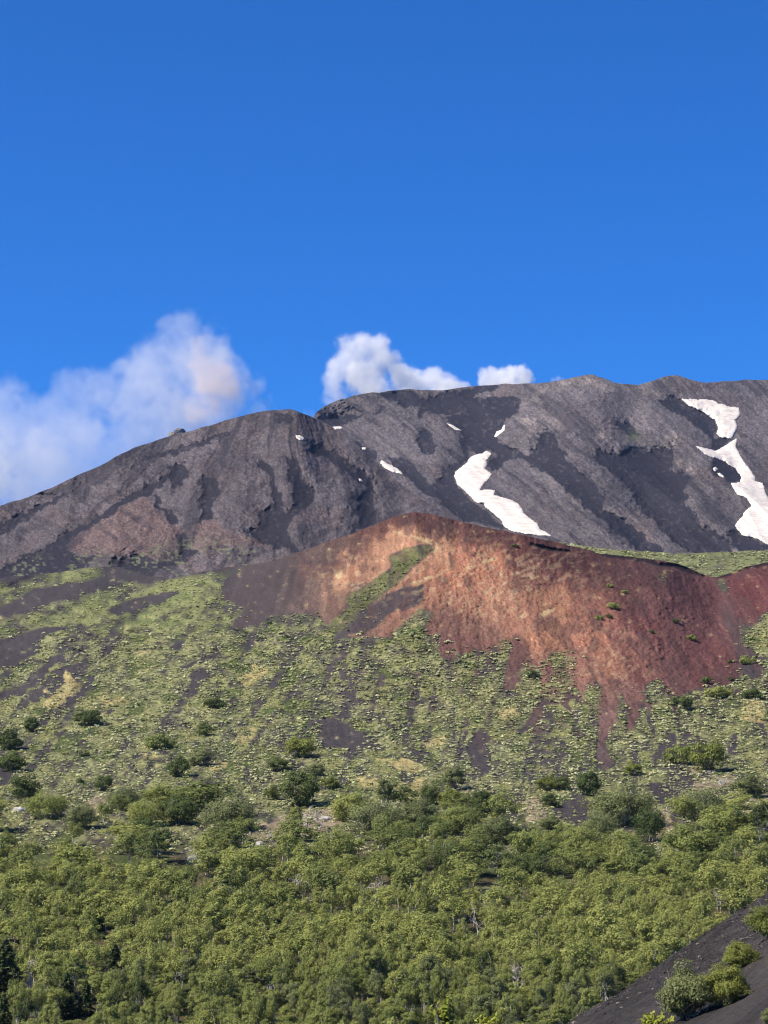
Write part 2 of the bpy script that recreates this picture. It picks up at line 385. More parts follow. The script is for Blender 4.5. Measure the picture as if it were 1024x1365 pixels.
M_BARK = plain_mat('birch_bark', (0.26, 0.235, 0.20), (0.52, 0.48, 0.42), 3.0)
M_DEAD = plain_mat('dead_wood', (0.38, 0.33, 0.29), (0.62, 0.57, 0.52), 4.0)
M_DARKWOOD = plain_mat('shrub_wood', (0.12, 0.10, 0.085), (0.24, 0.21, 0.18), 4.0)
M_ROCK = plain_mat('pale_rock', (0.30, 0.27, 0.24), (0.5, 0.47, 0.42), 0.8)
M_KNOB = plain_mat('knob_rock', (0.05, 0.05, 0.055), (0.30, 0.28, 0.26), 0.12)

# snow
M_SNOW, _nt, _out = node_mat('old_snow')
_b = _nt.nodes.new('ShaderNodeBsdfPrincipled'); _b.inputs['Roughness'].default_value = 0.8; _b.inputs['Specular IOR Level'].default_value = 0.1
_tc = _nt.nodes.new('ShaderNodeTexCoord'); _mp = _nt.nodes.new('ShaderNodeMapping'); _mp.inputs['Scale'].default_value = (0.05, 0.05, 0.16)
_n = _nt.nodes.new('ShaderNodeTexNoise'); _n.inputs['Scale'].default_value = 1.6; _n.inputs['Detail'].default_value = 6; _n.inputs['Roughness'].default_value = 0.65
_r = _nt.nodes.new('ShaderNodeValToRGB')
_r.color_ramp.elements[0].position = 0.30; _r.color_ramp.elements[0].color = (0.42, 0.365, 0.315, 1)
_r.color_ramp.elements[1].position = 0.54; _r.color_ramp.elements[1].color = (0.60, 0.535, 0.465, 1)
_nt.links.new(_tc.outputs['Object'], _mp.inputs[0]); _nt.links.new(_mp.outputs[0], _n.inputs['Vector']); _nt.links.new(_n.outputs['Fac'], _r.inputs[0]); _nt.links.new(_r.outputs[0], _b.inputs['Base Color'])
_bp = _nt.nodes.new('ShaderNodeBump'); _bp.inputs['Distance'].default_value = 1.0; _bp.inputs['Strength'].default_value = 0.4; _nt.links.new(_n.outputs['Fac'], _bp.inputs['Height']); _nt.links.new(_bp.outputs[0], _b.inputs['Normal'])
_nt.links.new(_b.outputs[0], _out.inputs['Surface'])

# ---------------------------------------------------------------- landforms as sight-line sheets with their own distances
WIDE = 430
XS = np.concatenate([np.arange(-WIDE, -40, 5.0), np.arange(-40, 1064, 1.0), np.arange(1064, 1024 + WIDE + 1, 5.0)])


def profile(cols, px, py):
    """Depth for (px, py) from a few columns of (py -> Y) curves; smooth between columns."""
    keys = sorted(cols)
    out = np.zeros(np.broadcast(px, py).shape)
    logs = []
    for k in keys:
        p = np.array(sorted(cols[k]), float)
        logs.append((p[:, 0], np.log(p[:, 1])))
    pxb, pyb = np.broadcast_arrays(px, py)
    vals = np.stack([np.interp(pyb, a, b) for a, b in logs], 0)
    kx = np.array(keys, float)
    t = np.clip(np.interp(pxb, kx, np.arange(len(kx))), 0, len(kx) - 1.0001)
    i = np.floor(t).astype(int); f = t - i; f = f * f * (3 - 2 * f)
    a = np.take_along_axis(vals, i[None], 0)[0]; b = np.take_along_axis(vals, i[None] + 1, 0)[0]
    return np.exp(a * (1 - f) + b * f)


def sheet(name, top, bottom, rows, depth, relief, colour, mat, back=400, drop=0.5, near=None):
    """One landform: front face rows from bottom up to its skyline, then a back slope falling away behind it."""
    topx, topy = np.array(top, float).T
    ty = np.interp(XS, topx, topy) + 1.2 * fbm2(XS / 14.0, XS * 0 + 3.3, 3, 5)
    by = np.interp(XS, *np.array(bottom, float).T) if not np.isscalar(bottom) else np.full(XS.shape, float(bottom))
    t = np.linspace(0, 1, rows)[:, None]
    py = by[None] * (1 - t) + ty[None] * t
    px = np.broadcast_to(XS[None], py.shape)
    Y = depth(px, py)
    Y = Y + relief(px, py, Y)
    P = at(px, py, Y)
    C = colour(px, py)
    # back slope
    crest = P[-1]; nb = 14
    dist = np.linspace(0, 1, nb + 1)[1:] ** 1.6 * back
    B = np.stack([crest * (1, 1, 1) + np.stack([crest[:, 0] / crest[:, 1] * d, np.full(len(crest), d), np.full(len(crest), -drop * d * min(1, (d / back) * 1.5 + 0.25))], -1) for d in dist], 0)
    P = np.concatenate([P, B], 0); C = np.concatenate([C, np.repeat(C[-1:], nb, 0)], 0)
    if near is not None:
        N = near(P[0])
        P = np.concatenate([N, P], 0); C = np.concatenate([np.repeat(C[:1], len(N), 0), C], 0)
    nr, nc = P.shape[:2]
    me = mesh_from(name, P.reshape(-1, 3), grid_faces(nr, nc)[:, ::-1], True, C.reshape(-1, 3))
    o = link(name, me, mat)
    tag(o, kind='structure')
    return o


# --- main (far) mountain
MAIN_TOP = [(-600, 900), (0, 760), (300, 620), (380, 575), (417, 557), (422, 549), (431, 542), (450, 534), (472, 527), (497, 522.5), (506, 523), (534, 519), (550, 519), (575, 520.6), (594, 520), (625, 515), (650, 513), (675, 512), (716, 511), (741, 508), (764, 503), (778, 500.5), (790, 499.5), (805, 504), (820, 510.6), (850, 513), (865, 509), (887, 502), (902, 500), (917, 505), (940, 510.6), (977, 507), (1024, 506), (1200, 500), (1600, 540)]
m_mc = raster(MAIN_CINDER, 1); m_mc_s = blurred(m_mc, 8); m_mp = raster(MAIN_PALE, 3)
m_snow = raster(list(SNOW.values()), 2)


def main_depth(px, py):
    f = {-500: [(500, 3000), (640, 2700), (800, 2100)], 420: [(500, 2950), (560, 2850), (640, 2500), (735, 2050), (800, 1900)],
         620: [(500, 3050), (515, 3000), (600, 2600), (690, 2200), (740, 2030), (800, 1900)],
         790: [(495, 2900), (520, 2780), (600, 2480), (690, 2160), (740, 2000), (800, 1880)],
         860: [(495, 3000), (520, 2880), (600, 2520), (690, 2200), (740, 2020), (800, 1880)],
         910: [(495, 2980), (520, 2880), (600, 2540), (690, 2180), (740, 2010), (800, 1880)],
         1024: [(495, 3150), (520, 3000), (600, 2620), (690, 2230), (740, 2040), (800, 1900)], 1500: [(495, 3200), (600, 2600), (800, 1900)]}
    return profile(f, px, py)


def main_warp(px, py, a=3.0):
    return (px + a * fbm2(px / 9, py / 9, 3, 21, 0.65) + 4 * fbm2(px / 34, py / 26, 3, 23), py + a * fbm2(px / 9, py / 9, 3, 22, 0.65) + 4 * fbm2(px / 34, py / 26, 3, 24))


def crags(px, py, spots, seed):
    z = 0
    for x, y, r in spots:
        z = z + np.exp(-(((px - x) / r) ** 2 + ((py - y) / (0.8 * r)) ** 2))
    return np.clip(z, 0, 1) * (fbm2(px / 9, py / 7, 4, seed, 0.6, True) + 0.6 * fbm2(px / 22, py / 12, 3, seed + 3, 0.5, True))


MAIN_CRAGS = [(505, 575, 34), (545, 560, 26), (570, 600, 24), (720, 560, 30), (745, 580, 20), (800, 575, 34), (830, 605, 22), (790, 530, 24), (870, 620, 18), (955, 655, 24), (985, 600, 22), (900, 590, 24), (450, 545, 18), (880, 510, 22), (690, 585, 18)]
LEFT_CRAGS = [(445, 682, 30), (350, 640, 24), (320, 690, 30), (290, 600, 24), (400, 610, 22), (240, 640, 22), (500, 660, 26), (180, 610, 20), (230, 700, 22)]


def main_relief(px, py, Y):
    wx, wy = main_warp(px, py, 4)
    cind = look(m_mc_s, wx, wy); soft = look(m_mc, wx, wy); sn = look(m_snow, px, py)
    rock = 1 - np.clip(soft + sn, 0, 1)
    a, b = px * 0.8 + py * 0.6, -px * 0.62 + py * 0.78      # along / across the fall of the ridges
    big = fbm2(a / 230, b / 70, 3, 31, 0.4, True)
    gul = fbm2((a + 14 * fbm2(px / 50, py / 50, 2, 30)) / 150, (b + 8 * fbm2(px / 40, py / 40, 2, 29)) / 8, 3, 36, 0.55, True)
    big2 = fbm2(a / 110, b / 30, 3, 32, 0.5, True)
    mid = fbm2(a / 44, b / 15, 4, 33, 0.55, True)
    fine = fbm2(px / 3, py / 2.6, 2, 35, 0.6)
    return 36 * cind - 34 * big - 10 * big2 - rock * (3.0 * mid + 1.5 * fine + 3.0 * gul) - 1.0 * gul - 0.15 * fine - rock * 6 * crags(px, py, MAIN_CRAGS, 141) - 6 * sstep(0.0, 1, blurred_knob(px, py))


def blurred_knob(px, py):
    return np.exp(-(((px - 790) / 45) ** 2 + ((py - 540) / 60) ** 2)) * 0.5


def grains(px, py, seed, p=0.5):
    """Per-vertex boulder speckle: mostly mid, some dark gaps, few pale blocks."""
    n = rng.random(px.shape)
    f = fbm2(px / 2.2, py / 1.8, 2, seed)
    v = 1 + p * (0.6 * (n - 0.5) + 0.8 * f)
    v = np.where(n > 0.97, v * 1.6, v); v = np.where(n < 0.06, v * 0.5, v)
    return v


def main_colour(px, py):
    wx, wy = main_warp(px, py, 6)
    n1 = fbm2(px / 60, py / 40, 4, 41); n2 = fbm2(px / 14, py / 10, 4, 42)
    m = np.clip(look(m_mc, wx, wy) + 0.45 * n2 * (look(m_mc_s, px, py) > 0.03), 0, 1)
    m = sstep(0.3, 0.75, m)
    a, b = px * 0.8 + py * 0.6, -px * 0.62 + py * 0.78
    pock = sstep(0.08, 0.4, fbm2((a + 14 * n1) / 120, (b + 8 * n1) / 9, 4, 48, 0.55)) * 0.5
    spots = sstep(0.2, 0.34, fbm2(px / 7, py / 5, 3, 49)) * 0.4
    m = np.maximum(m, np.clip(pock + spots * 0.6, 0, 0.7))
    m = m * (1 - 0.3 * sstep(0.34, 0.42, fbm2(px / 5, py / 4, 3, 50)))
    rock = alb((114, 106, 107)) * (1 + 0.35 * n1 + 0.25 * n2)[..., None]
    rock = mixc(rock, alb((146, 134, 128)) * (1 + 0.4 * n2)[..., None], np.clip(look(m_mp, wx, wy) * (0.7 + n2), 0, 1))
    brown = sstep(0.1, 0.5, fbm2(px / 45, py / 30, 3, 44)) * 0.5
    rock = mixc(rock, alb((114, 100, 98)), brown)
    rock = rock * grains(px, py, 45, 0.42)[..., None]
    cin = alb((60, 58, 66)) * (1 + 0.10 * n2 + 0.10 * n1 + 0.10 * (rng.random(px.shape) - 0.5))[..., None]
    c = mixc(rock, cin, m)
    # pale dusty top
    c = mixc(c, alb((142, 132, 128)) * grains(px, py, 46, 0.2)[..., None], 0.9 * sstep(505, 490, py - np.interp(px, *np.array(MAIN_TOP).T) + 500) * (1 - m) * sstep(0.0, 0.3, fbm2(px / 70, py / 20, 2, 47) + 0.2))
    g = 0.5 * np.exp(-(((px - 845) / 10) ** 2 + ((py - 582) / 8) ** 2))
    return np.clip(mixc(c, alb((92, 100, 72)), g), 0.01, 0.9)


main_mountain = sheet('mountain', MAIN_TOP, [(-600, 800), (1600, 800)], 330, main_depth, main_relief, main_colour, M_MAIN, 900, 0.45)

# --- left hill
LEFT_TOP = [(-700, 900), (-430, 830), (-200, 752), (0, 674), (30, 665), (65, 652), (100, 635), (135, 620), (160, 606), (175, 598.5), (200, 590), (230, 580), (260, 573), (300, 560), (330, 552.5), (352, 547.5), (370, 545.5), (390, 546), (415, 555), (440, 567), (469, 586), (490, 606), (506, 620), (537, 648), (569, 670), (600, 687), (640, 715), (700, 760), (800, 820), (1600, 900)]
m_lc = raster(LEFT_CINDER, 1); m_lc_s = blurred(m_lc, 7); m_lr = raster(LEFT_RED, 3)


def left_depth(px, py):
    f = {-500: [(600, 2000), (850, 1300), (950, 1150)], 0: [(660, 1800), (720, 1620), (780, 1330), (900, 1080)],
         200: [(560, 1980), (590, 1900), (680, 1620), (760, 1380), (860, 1130)],
         330: [(540, 2020), (560, 1930), (650, 1660), (730, 1430), (850, 1180)],
         385: [(540, 2000), (550, 1920), (650, 1640), (730, 1420), (850, 1180)],
         450: [(540, 2080), (575, 1965), (650, 1705), (730, 1450), (850, 1200)],
         540: [(560, 2120), (648, 1860), (690, 1680), (730, 1510), (850, 1230)],
         620: [(640, 1960), (690, 1740), (740, 1560), (850, 1260)], 1500: [(640, 2100), (900, 1400)]}
    return profile(f, px, py)


def left_relief(px, py, Y):
    wx, wy = main_warp(px, py, 4)
    cind = look(m_lc_s, wx, wy); soft = look(m_lc, wx, wy); rock = 1 - np.clip(soft, 0, 1)
    big = fbm2(px / 60, py / 130, 3, 51, 0.5, True)
    th = np.arctan2(px - 372, py - 440) + 0.05 * fbm2(px / 40, py / 40, 2, 37); rr_ = np.hypot(px - 372, py - 440)
    gul = fbm2(th * 16, rr_ / 120, 3, 38, 0.55, True)
    mid = fbm2(px / 15, py / 30, 4, 53, 0.55, True)
    fine = fbm2(px / 3, py / 2.6, 2, 55, 0.6)
    return 24 * cind - 13 * big - rock * (2.4 * mid + 1.4 * fine + 3.0 * gul) - 0.8 * gul - 0.15 * fine - rock * 4 * crags(px, py, LEFT_CRAGS, 151)


def left_colour(px, py):
    wx, wy = main_warp(px, py, 6)
    n1 = fbm2(px / 50, py / 40, 4, 61); n2 = fbm2(px / 12, py / 9, 4, 62)
    m = sstep(0.3, 0.75, np.clip(look(m_lc, wx, wy) + 0.45 * n2 * (look(m_lc_s, px, py) > 0.03), 0, 1))
    fx = np.where(px < 330, px * 0.86 + py * 0.5, px * 0.9 - py * 0.42); fy = np.where(px < 330, -px * 0.5 + py * 0.86, px * 0.42 + py * 0.9)
    th = np.arctan2(px - 372, py - 440) + 0.05 * n1; rr_ = np.hypot(px - 372, py - 440)
    pock = sstep(0.08, 0.4, fbm2(th * 19, rr_ / 110, 4, 56, 0.55)) * 0.6 + sstep(0.14, 0.34, fbm2(fx / 70, fy / 9, 3, 57)) * 0.32
    spots = sstep(0.2, 0.34, fbm2(px / 7, py / 5, 3, 58)) * 0.4
    m = np.maximum(m, np.clip(pock + 0.7 * spots, 0, 0.7))
    m = m * (1 - 0.3 * sstep(0.34, 0.42, fbm2(px / 5, py / 4, 3, 59)))
    rock = alb((111, 102, 103)) * (1 + 0.3 * n1 + 0.25 * n2)[..., None]
    rock = mixc(rock, alb((126, 106, 101)) * (1 + 0.25 * n2)[..., None], sstep(0.25, 0.75, look(m_lr, wx, wy) + 0.3 * n2))
    rock = mixc(rock, alb((116, 101, 97)), sstep(0.05, 0.4, fbm2(px / 40, py / 30, 3, 64)) * 0.5)
    rock = rock * grains(px, py, 65, 0.45)[..., None]
    cin = alb((60, 57, 64)) * (1 + 0.1 * n2 + 0.1 * n1 + 0.12 * (rng.random(px.shape) - 0.5))[..., None]
    c = mixc(rock, cin, m)
    # thin green at the foot
    foot = np.interp(px, [0, 60, 120, 180, 240, 300, 360], [742, 748, 740, 735, 728, 722, 728])
    dots = sstep(0.22, 0.34, fbm2(px / 5, py / 3, 2, 67)) * sstep(foot - 16, foot + 4, py) * sstep(0.0, 0.25, fbm2(px / 40, py / 22, 2, 68) + 0.08)
    c = mixc(c, alb((122, 124, 96)) * (1 + 0.3 * n2)[..., None], 0.8 * dots * (px < 375))
    return np.clip(c, 0.01, 0.9)


left_hill = sheet('hill', LEFT_TOP, [(-700, 960), (0, 880), (400, 850), (700, 850), (1600, 960)], 330, left_depth, left_relief, left_colour, M_LEFT, 500, 0.5)

# --- grassy shoulder behind the red cone
SHOULDER_TOP = [(-700, 900), (560, 780), (660, 735), (700, 722), (740, 722), (780, 728), (820, 733), (860, 735), (900, 738), (940, 737), (980, 735), (1024, 734), (1200, 725), (1600, 760)]
def shoulder_depth(px, py):
    return profile({-500: [(700, 1500), (1000, 1000)], 600: [(700, 1480), (740, 1380), (850, 1020)], 1500: [(700, 1500), (740, 1400), (850, 1030)]}, px, py)
def shoulder_relief(px, py, Y):
    return -9 * fbm2(px / 60, py / 16, 3, 71) - 3.0 * fbm2(px / 6, py / 3, 3, 72)
def shoulder_colour(px, py):
    n1 = fbm2(px / 40, py / 9, 3, 73); n2 = fbm2(px / 7, py / 2.5, 3, 74)
    g = alb((140, 143, 98)) * (1 + 0.35 * n2 + 0.25 * n1)[..., None] * (0.85 + 0.3 * rng.random(px.shape))[..., None]
    g = mixc(g, alb((86, 78, 74)), sstep(0.15, 0.4, n2 - 0.2 * n1) * 0.7)
    return np.clip(g, 0.01, 0.9)
shoulder = sheet('upper_slope', SHOULDER_TOP, [(-700, 960), (560, 850), (1024, 850), (1600, 880)], 120, shoulder_depth, shoulder_relief, shoulder_colour, M_CONE, 300, 0.35)

# --- red cone, cushion slope and forest floor: one continuous slope
SLOPE_TOP = [(-700, 800), (-100, 780), (0, 770), (60, 765), (130, 755), (160, 756), (200, 768), (230, 772), (262, 764), (300, 756), (330, 754), (360, 748), (384, 741), (400, 735), (440, 721), (470, 711), (500, 699), (525, 689), (540, 685), (552, 683), (565, 683.5), (580, 687), (600, 692), (650, 703), (700, 714), (735, 721), (780, 732), (800, 738), (830, 741), (880, 747), (905, 752), (925, 760), (940, 767), (948, 769), (958, 769), (975, 763), (995, 756), (1024, 749), (1200, 700), (1600, 720)]
m_veg = raster(VEG, 1); m_strip = raster(CONE_STRIP, 1)
m_bare = raster(BARE, 1)
m_vegb = np.clip(m_veg - m_bare, 0, 1)
m_straw = raster(STRAW, 2); m_pale = raster(PALE, 3); m_ccin = raster(CONE_CINDER, 3); m_scarp = raster(SCARP, 0); m_rim = raster(RIM, 0); m_dsr = raster(DARKSOIL_R, 5)
m_vegs = blurred(m_vegb, 4); m_vegw = blurred(m_veg, 3); m_veg8 = blurred(m_veg, 8)


def slope_depth(px, py):
    low = [(1150, 470), (1200, 432), (1280, 378), (1365, 332), (1500, 275), (1700, 215)]
    f = {-500: [(700, 1500), (800, 1250), (870, 960), (950, 760), (1050, 590)] + low,
         0: [(740, 1420), (770, 1290), (800, 1150), (850, 1010), (900, 880), (980, 720), (1060, 580)] + low,
         150: [(740, 1390), (770, 1250), (800, 1110), (850, 960), (900, 850), (980, 710), (1060, 575)] + low,
         300: [(740, 1250), (760, 1150), (790, 1040), (850, 905), (900, 815), (980, 700), (1060, 570)] + low,
         400: [(720, 1060), (740, 1020), (800, 925), (850, 865), (900, 795), (980, 692), (1060, 568)] + low,
         480: [(690, 1000), (710, 970), (760, 915), (840, 845), (900, 780), (980, 688), (1060, 565)] + low,
         560: [(675, 960), (700, 930), (740, 893), (800, 848), (860, 805), (920, 755), (980, 685), (1060, 563)] + low,
         680: [(690, 975), (715, 940), (760, 888), (820, 835), (880, 790), (920, 752), (980, 682), (1060, 562)] + low,
         780: [(710, 1000), (735, 955), (780, 893), (840, 832), (900, 778), (940, 735), (990, 672), (1060, 562)] + low,
         870: [(720, 1000), (748, 955), (800, 890), (850, 836), (900, 786), (930, 752), (990, 680), (1060, 565)] + low,
         945: [(740, 1010), (769, 970), (800, 925), (850, 865), (900, 808), (930, 768), (990, 690), (1060, 568)] + low,
         1000: [(735, 985), (758, 950), (800, 910), (850, 860), (900, 808), (930, 770), (990, 690), (1060, 568)] + low,
         1100: [(700, 980), (740, 940), (800, 880), (850, 850), (900, 800), (930, 770), (990, 690), (1060, 568)] + low,
         1500: [(700, 980), (800, 900), (900, 800), (1060, 568)] + low}
    d = profile(f, px, py)
    return d


_gxx, _gyy = np.meshgrid(np.arange(-460, 1486, 3.0), np.arange(660, 1720, 3.0))
_DG = slope_depth(_gxx, _gyy)


def _blur_plain(m, r):
    return blurred(m.astype(np.float32), r).astype(float)


_DG = np.exp(_blur_plain(np.log(_DG), 5))


def slope_smooth(px, py):
    x = np.clip((px + 460) / 3.0, 0, _DG.shape[1] - 1.01); y = np.clip((py - 660) / 3.0, 0, _DG.shape[0] - 1.01)
    ix = x.astype(int); iy = y.astype(int); fx = x - ix; fy = y - iy
    return (_DG[iy, ix] * (1 - fx) + _DG[iy, ix + 1] * fx) * (1 - fy) + (_DG[iy + 1, ix] * (1 - fx) + _DG[iy + 1, ix + 1] * fx) * fy


def slope_relief(px, py, Y):
    k = Y / 800.0
    left = sstep(420, 200, px) * sstep(900, 820, py)
    folds = fbm2((px * 0.35 + py * 0.94) / 26, (px * 0.94 - py * 0.35) / 190, 3, 81)
    big = fbm2(px / 80, py / 60, 3, 82)
    runs = fbm2((px - (py - 900) * 0.15) / 11, py / 90, 3, 83)
    fine = fbm2(px / 4.5, py / 3.2, 3, 84, 0.6)
    gully = np.exp(-((px - (958 - (py - 780) * 0.02)) / 13) ** 2) * sstep(760, 790, py) * sstep(880, 820, py)
    rim = look(blurred(m_rim, 1), px, py)
    return k * (-20 * left * folds - 6 * big - 0.9 * runs - 1.3 * fine + 6 * gully + 5 * rim + 0.5 * look(m_scarp, px, py))


def slope_Y(px, py):
    px = np.asarray(px, float); py = np.asarray(py, float)
    Y = slope_smooth(px, py)
    return Y + slope_relief(px, py, Y)


CONE_COLS = [  # photo position -> surface colour of the bare cinder
    (545, 688, 90, 56, 52), (570, 700, 98, 62, 56), (600, 697, 94, 58, 54), (630, 712, 106, 66, 60), (660, 712, 94, 57, 54), (720, 732, 92, 55, 53), (780, 745, 88, 53, 52), (500, 703, 110, 72, 62), (470, 712, 104, 74, 66), (450, 726, 104, 78, 71), (420, 742, 98, 78, 72), (400, 745, 95, 77, 72), (380, 765, 92, 77, 74), (360, 775, 88, 75, 74), (400, 785, 104, 84, 77), (365, 800, 92, 77, 75), (340, 780, 86, 74, 74), (330, 800, 86, 75, 75), (350, 815, 88, 76, 75), (310, 790, 82, 74, 76), (320, 825, 88, 74, 74),
    (420, 770, 122, 90, 76), (455, 765, 170, 122, 92), (500, 755, 158, 116, 90), (530, 740, 172, 128, 98), (440, 795, 142, 106, 86), (400, 805, 120, 94, 82), (540, 718, 168, 124, 94), (580, 730, 178, 132, 100), (480, 790, 122, 98, 82),
    (620, 735, 168, 112, 84), (600, 770, 176, 118, 86), (570, 785, 158, 108, 84), (640, 760, 178, 120, 88), (620, 800, 158, 110, 86), (660, 800, 172, 126, 96), (700, 770, 146, 98, 78), (690, 740, 120, 70, 60), (740, 765, 120, 74, 66), (730, 800, 160, 112, 84), (700, 825, 158, 110, 86), (650, 840, 138, 96, 80), (600, 830, 128, 88, 76), (590, 860, 122, 82, 74), (630, 870, 126, 84, 74), (740, 840, 170, 118, 86), (770, 800, 142, 90, 74), (790, 850, 172, 116, 88), (820, 880, 166, 116, 90), (800, 830, 150, 98, 80), (830, 850, 142, 90, 78), (860, 880, 140, 88, 78), (690, 880, 132, 88, 76), (760, 880, 140, 94, 80),
    (810, 760, 106, 68, 64), (850, 790, 120, 78, 72), (880, 770, 98, 66, 66), (850, 760, 96, 62, 61), (920, 800, 108, 70, 70), (870, 810, 116, 74, 71), (900, 810, 122, 76, 72), (860, 830, 126, 74, 70), (900, 860, 130, 84, 78), (940, 830, 116, 74, 72), (920, 890, 128, 78, 72), (950, 870, 116, 70, 68), (960, 900, 106, 66, 64), (930, 780, 104, 66, 66), (1000, 780, 112, 62, 62), (1024, 800, 112, 64, 63), (1000, 760, 96, 58, 58), (890, 915, 126, 84, 78), (820, 920, 140, 98, 86), (800, 960, 132, 96, 88), (800, 1010, 112, 88, 84), (830, 960, 128, 92, 84), (690, 910, 118, 88, 82)]
_cc = np.array(CONE_COLS, float)


def cone_colour(px, py):
    out = np.zeros(px.shape + (3,)); tot = np.zeros(px.shape)
    hot = sstep(132, 165, _cc[:, 2])[:, None]
    A = alb(_cc[:, 2:] * (1 + hot * np.array([0.15, 0.11, 0.06])) * np.array([0.97, 0.95, 0.93]) + np.array([5, 6, 6]))
    g_ = A @ np.array([0.3, 0.5, 0.2]); A = A * 0.84 + g_[:, None] * 0.16
    for i in range(len(_cc)):
        d2 = ((px - _cc[i, 0]) ** 2 + 1.6 * (py - _cc[i, 1]) ** 2) / 400.0
        w = 1.0 / (d2 + 0.35) ** 2
        out += w[..., None] * A[i]; tot += w
    return out / tot[..., None]


def slope_colour(px, py):
    n1 = fbm2(px / 55, py / 34, 4, 91); n2 = fbm2(px / 10, py / 6, 4, 92); n3 = fbm2(px / 24, py / 14, 3, 93)
    # colour streaks follow the fall of the slope
    fall = np.clip((px - 560) / 400, -1, 1)
    ux = px - fall * (py - 700) * 0.55
    st = fbm2(ux / 7, py / 60, 4, 94)
    wx = px + 26 * fbm2(ux / 16, py / 50, 3, 95) + 8 * n2; wy = py + 16 * fbm2(ux / 22, py / 40, 3, 96) + 8 * n2
    inframe = (px > -60) & (px < 1090)
    c = np.zeros(px.shape + (3,))
    cone_zone = (py < 1045)
    c[...] = alb((96, 72, 66))
    sel = cone_zone & (px > 230) & inframe
    c[sel] = cone_colour(wx[sel], wy[sel])
    st2 = fbm2((ux + 5 * n2) / 3.2, py / 34, 3, 89)
    c = c * (1 + 0.30 * st + 0.26 * st2 + 0.18 * n2)[..., None]
    sp = rng.random(px.shape)
    c = np.where((sp > 0.965)[..., None], c * 1.5, c); c = np.where((sp < 0.05)[..., None], c * 0.55, c)
    c = c * (0.86 + 0.28 * rng.random(px.shape))[..., None]
    c = mixc(c, alb((86, 76, 76)) * (1 + 0.2 * st)[..., None], sstep(0.25, 0.8, look(m_ccin, wx * 0.3 + px * 0.7, wy * 0.3 + py * 0.7)))
    c = mixc(c, alb((206, 176, 132)), np.clip(look(m_scarp, px + 3 * n2, py + 2 * n2) * (0.75 + 1.2 * n2), 0, 1))
    cream = np.exp(-(((px - 660) / 110) ** 2 + ((py - 775) / 48) ** 2)) + 0.9 * np.exp(-(((px - 475) / 45) ** 2 + ((py - 765) / 26) ** 2)) + 0.7 * np.exp(-(((px - 805) / 60) ** 2 + ((py - 875) / 40) ** 2))
    c = mixc(c, alb((208, 178, 140)) * (1 + 0.25 * n2)[..., None], np.clip(cream, 0, 1) * 0.6 * sstep(0.14, 0.32, fbm2((px * 0.9 - py * 0.35) / 9, (py * 0.9 + px * 0.35) / 4, 3, 97)))
    c = mixc(c, alb((92, 70, 68)), 0.55 * sstep(0.14, 0.36, fbm2(ux / 14, py / 26, 4, 98)))
    c = mixc(c, alb((88, 78, 77)) * (1 + 0.2 * st + 0.15 * n2)[..., None], 0.8 * sstep(425, 365, px - 0.25 * (py - 770) + 22 * n2 + 18 * st) * sstep(280, 310, px))
    c = mixc(c, alb((48, 40, 42)), np.clip(look(m_rim, px + 2 * n2, py + 3 * n2), 0, 1) * 0.9)
    # dark cinder soil of the lower slope and the left folds
    soil = alb((82, 76, 76)) * (1 + 0.2 * n1 + 0.22 * n2 + 0.14 * (rng.random(px.shape) - 0.5))[..., None]
    lowz = np.clip(sstep(0.25, 0.7, look(m_vegw, px, py)) + sstep(300, 270, px) + sstep(950, 1000, py + 20 * n2) * (1 - np.exp(-(((px - 815) / 40) ** 2 + ((py - 985) / 45) ** 2))) + look(m_dsr, wx * .4 + px * .6, py) * 0.7, 0, 1)
    redfoot = np.exp(-(((px - 775) / 210) ** 2)) * sstep(1020, 880, py)
    soil = mixc(soil, c, np.clip(0.75 * redfoot * (0.7 + 1.6 * st), 0, 0.95))
    c = mixc(c, soil, lowz)
    # low grass between cushions
    v = sstep(0.25, 0.75, look(m_vegb, px + 6 * n2 + 6 * n3, py + 4 * n2 + 3 * n3) + 0.3 * n2)
    grass = alb((150, 149, 102)) * (1 + 0.4 * n2 + 0.25 * n1)[..., None]
    grass = mixc(grass, alb((148, 146, 94)) * (1 + 0.3 * n2)[..., None], sstep(0.05, 0.35, n3 + 0.5 * n1))
    grass = mixc(grass, alb((96, 106, 60)) * (1 + 0.3 * n2)[..., None], sstep(0.1, 0.35, fbm2(px / 30, py / 12, 3, 99)))
    ddx = np.where(px < 420, 0.75, np.where(px > 850, -0.2, 0.25))
    v = v * (0.25 + 0.75 * sstep(0.4, 0.95, look(m_veg8, px, py)))
    cover = np.clip(0.72 - 0.8 * sstep(0.12, 0.34, fbm2((px + (py - 900) * ddx) / 15, py / 85, 4, 117)) + 1.0 * n2 + 0.9 * n3 + 0.25 * sstep(300, 240, px), 0, 1) * v
    band = sstep(340, 300, px) * sstep(855, 830, py) * v
    grass = mixc(grass, alb((132, 138, 88)) * (1 + 0.4 * n2 + 0.3 * n3)[..., None], band * 0.6); cover = np.maximum(cover, band * np.clip(0.62 + 0.9 * n2 + 0.8 * n3, 0, 0.95))
    c = mixc(c, grass, cover)
    c = mixc(c, alb((112, 108, 72)) * (1 + 0.5 * n2)[..., None], sstep(0.3, 0.9, look(m_strip, px + 9 * n2, py + 6 * n2) + 0.6 * n2) * 0.6)
    c = mixc(c, alb((190, 172, 116)) * (1 + 0.5 * n2)[..., None] * (0.7 + 0.6 * rng.random(px.shape))[..., None], 0.85 * sstep(0.3, 0.75, look(m_straw, px + 9 * n2, py + 6 * n2) + 0.7 * n2))
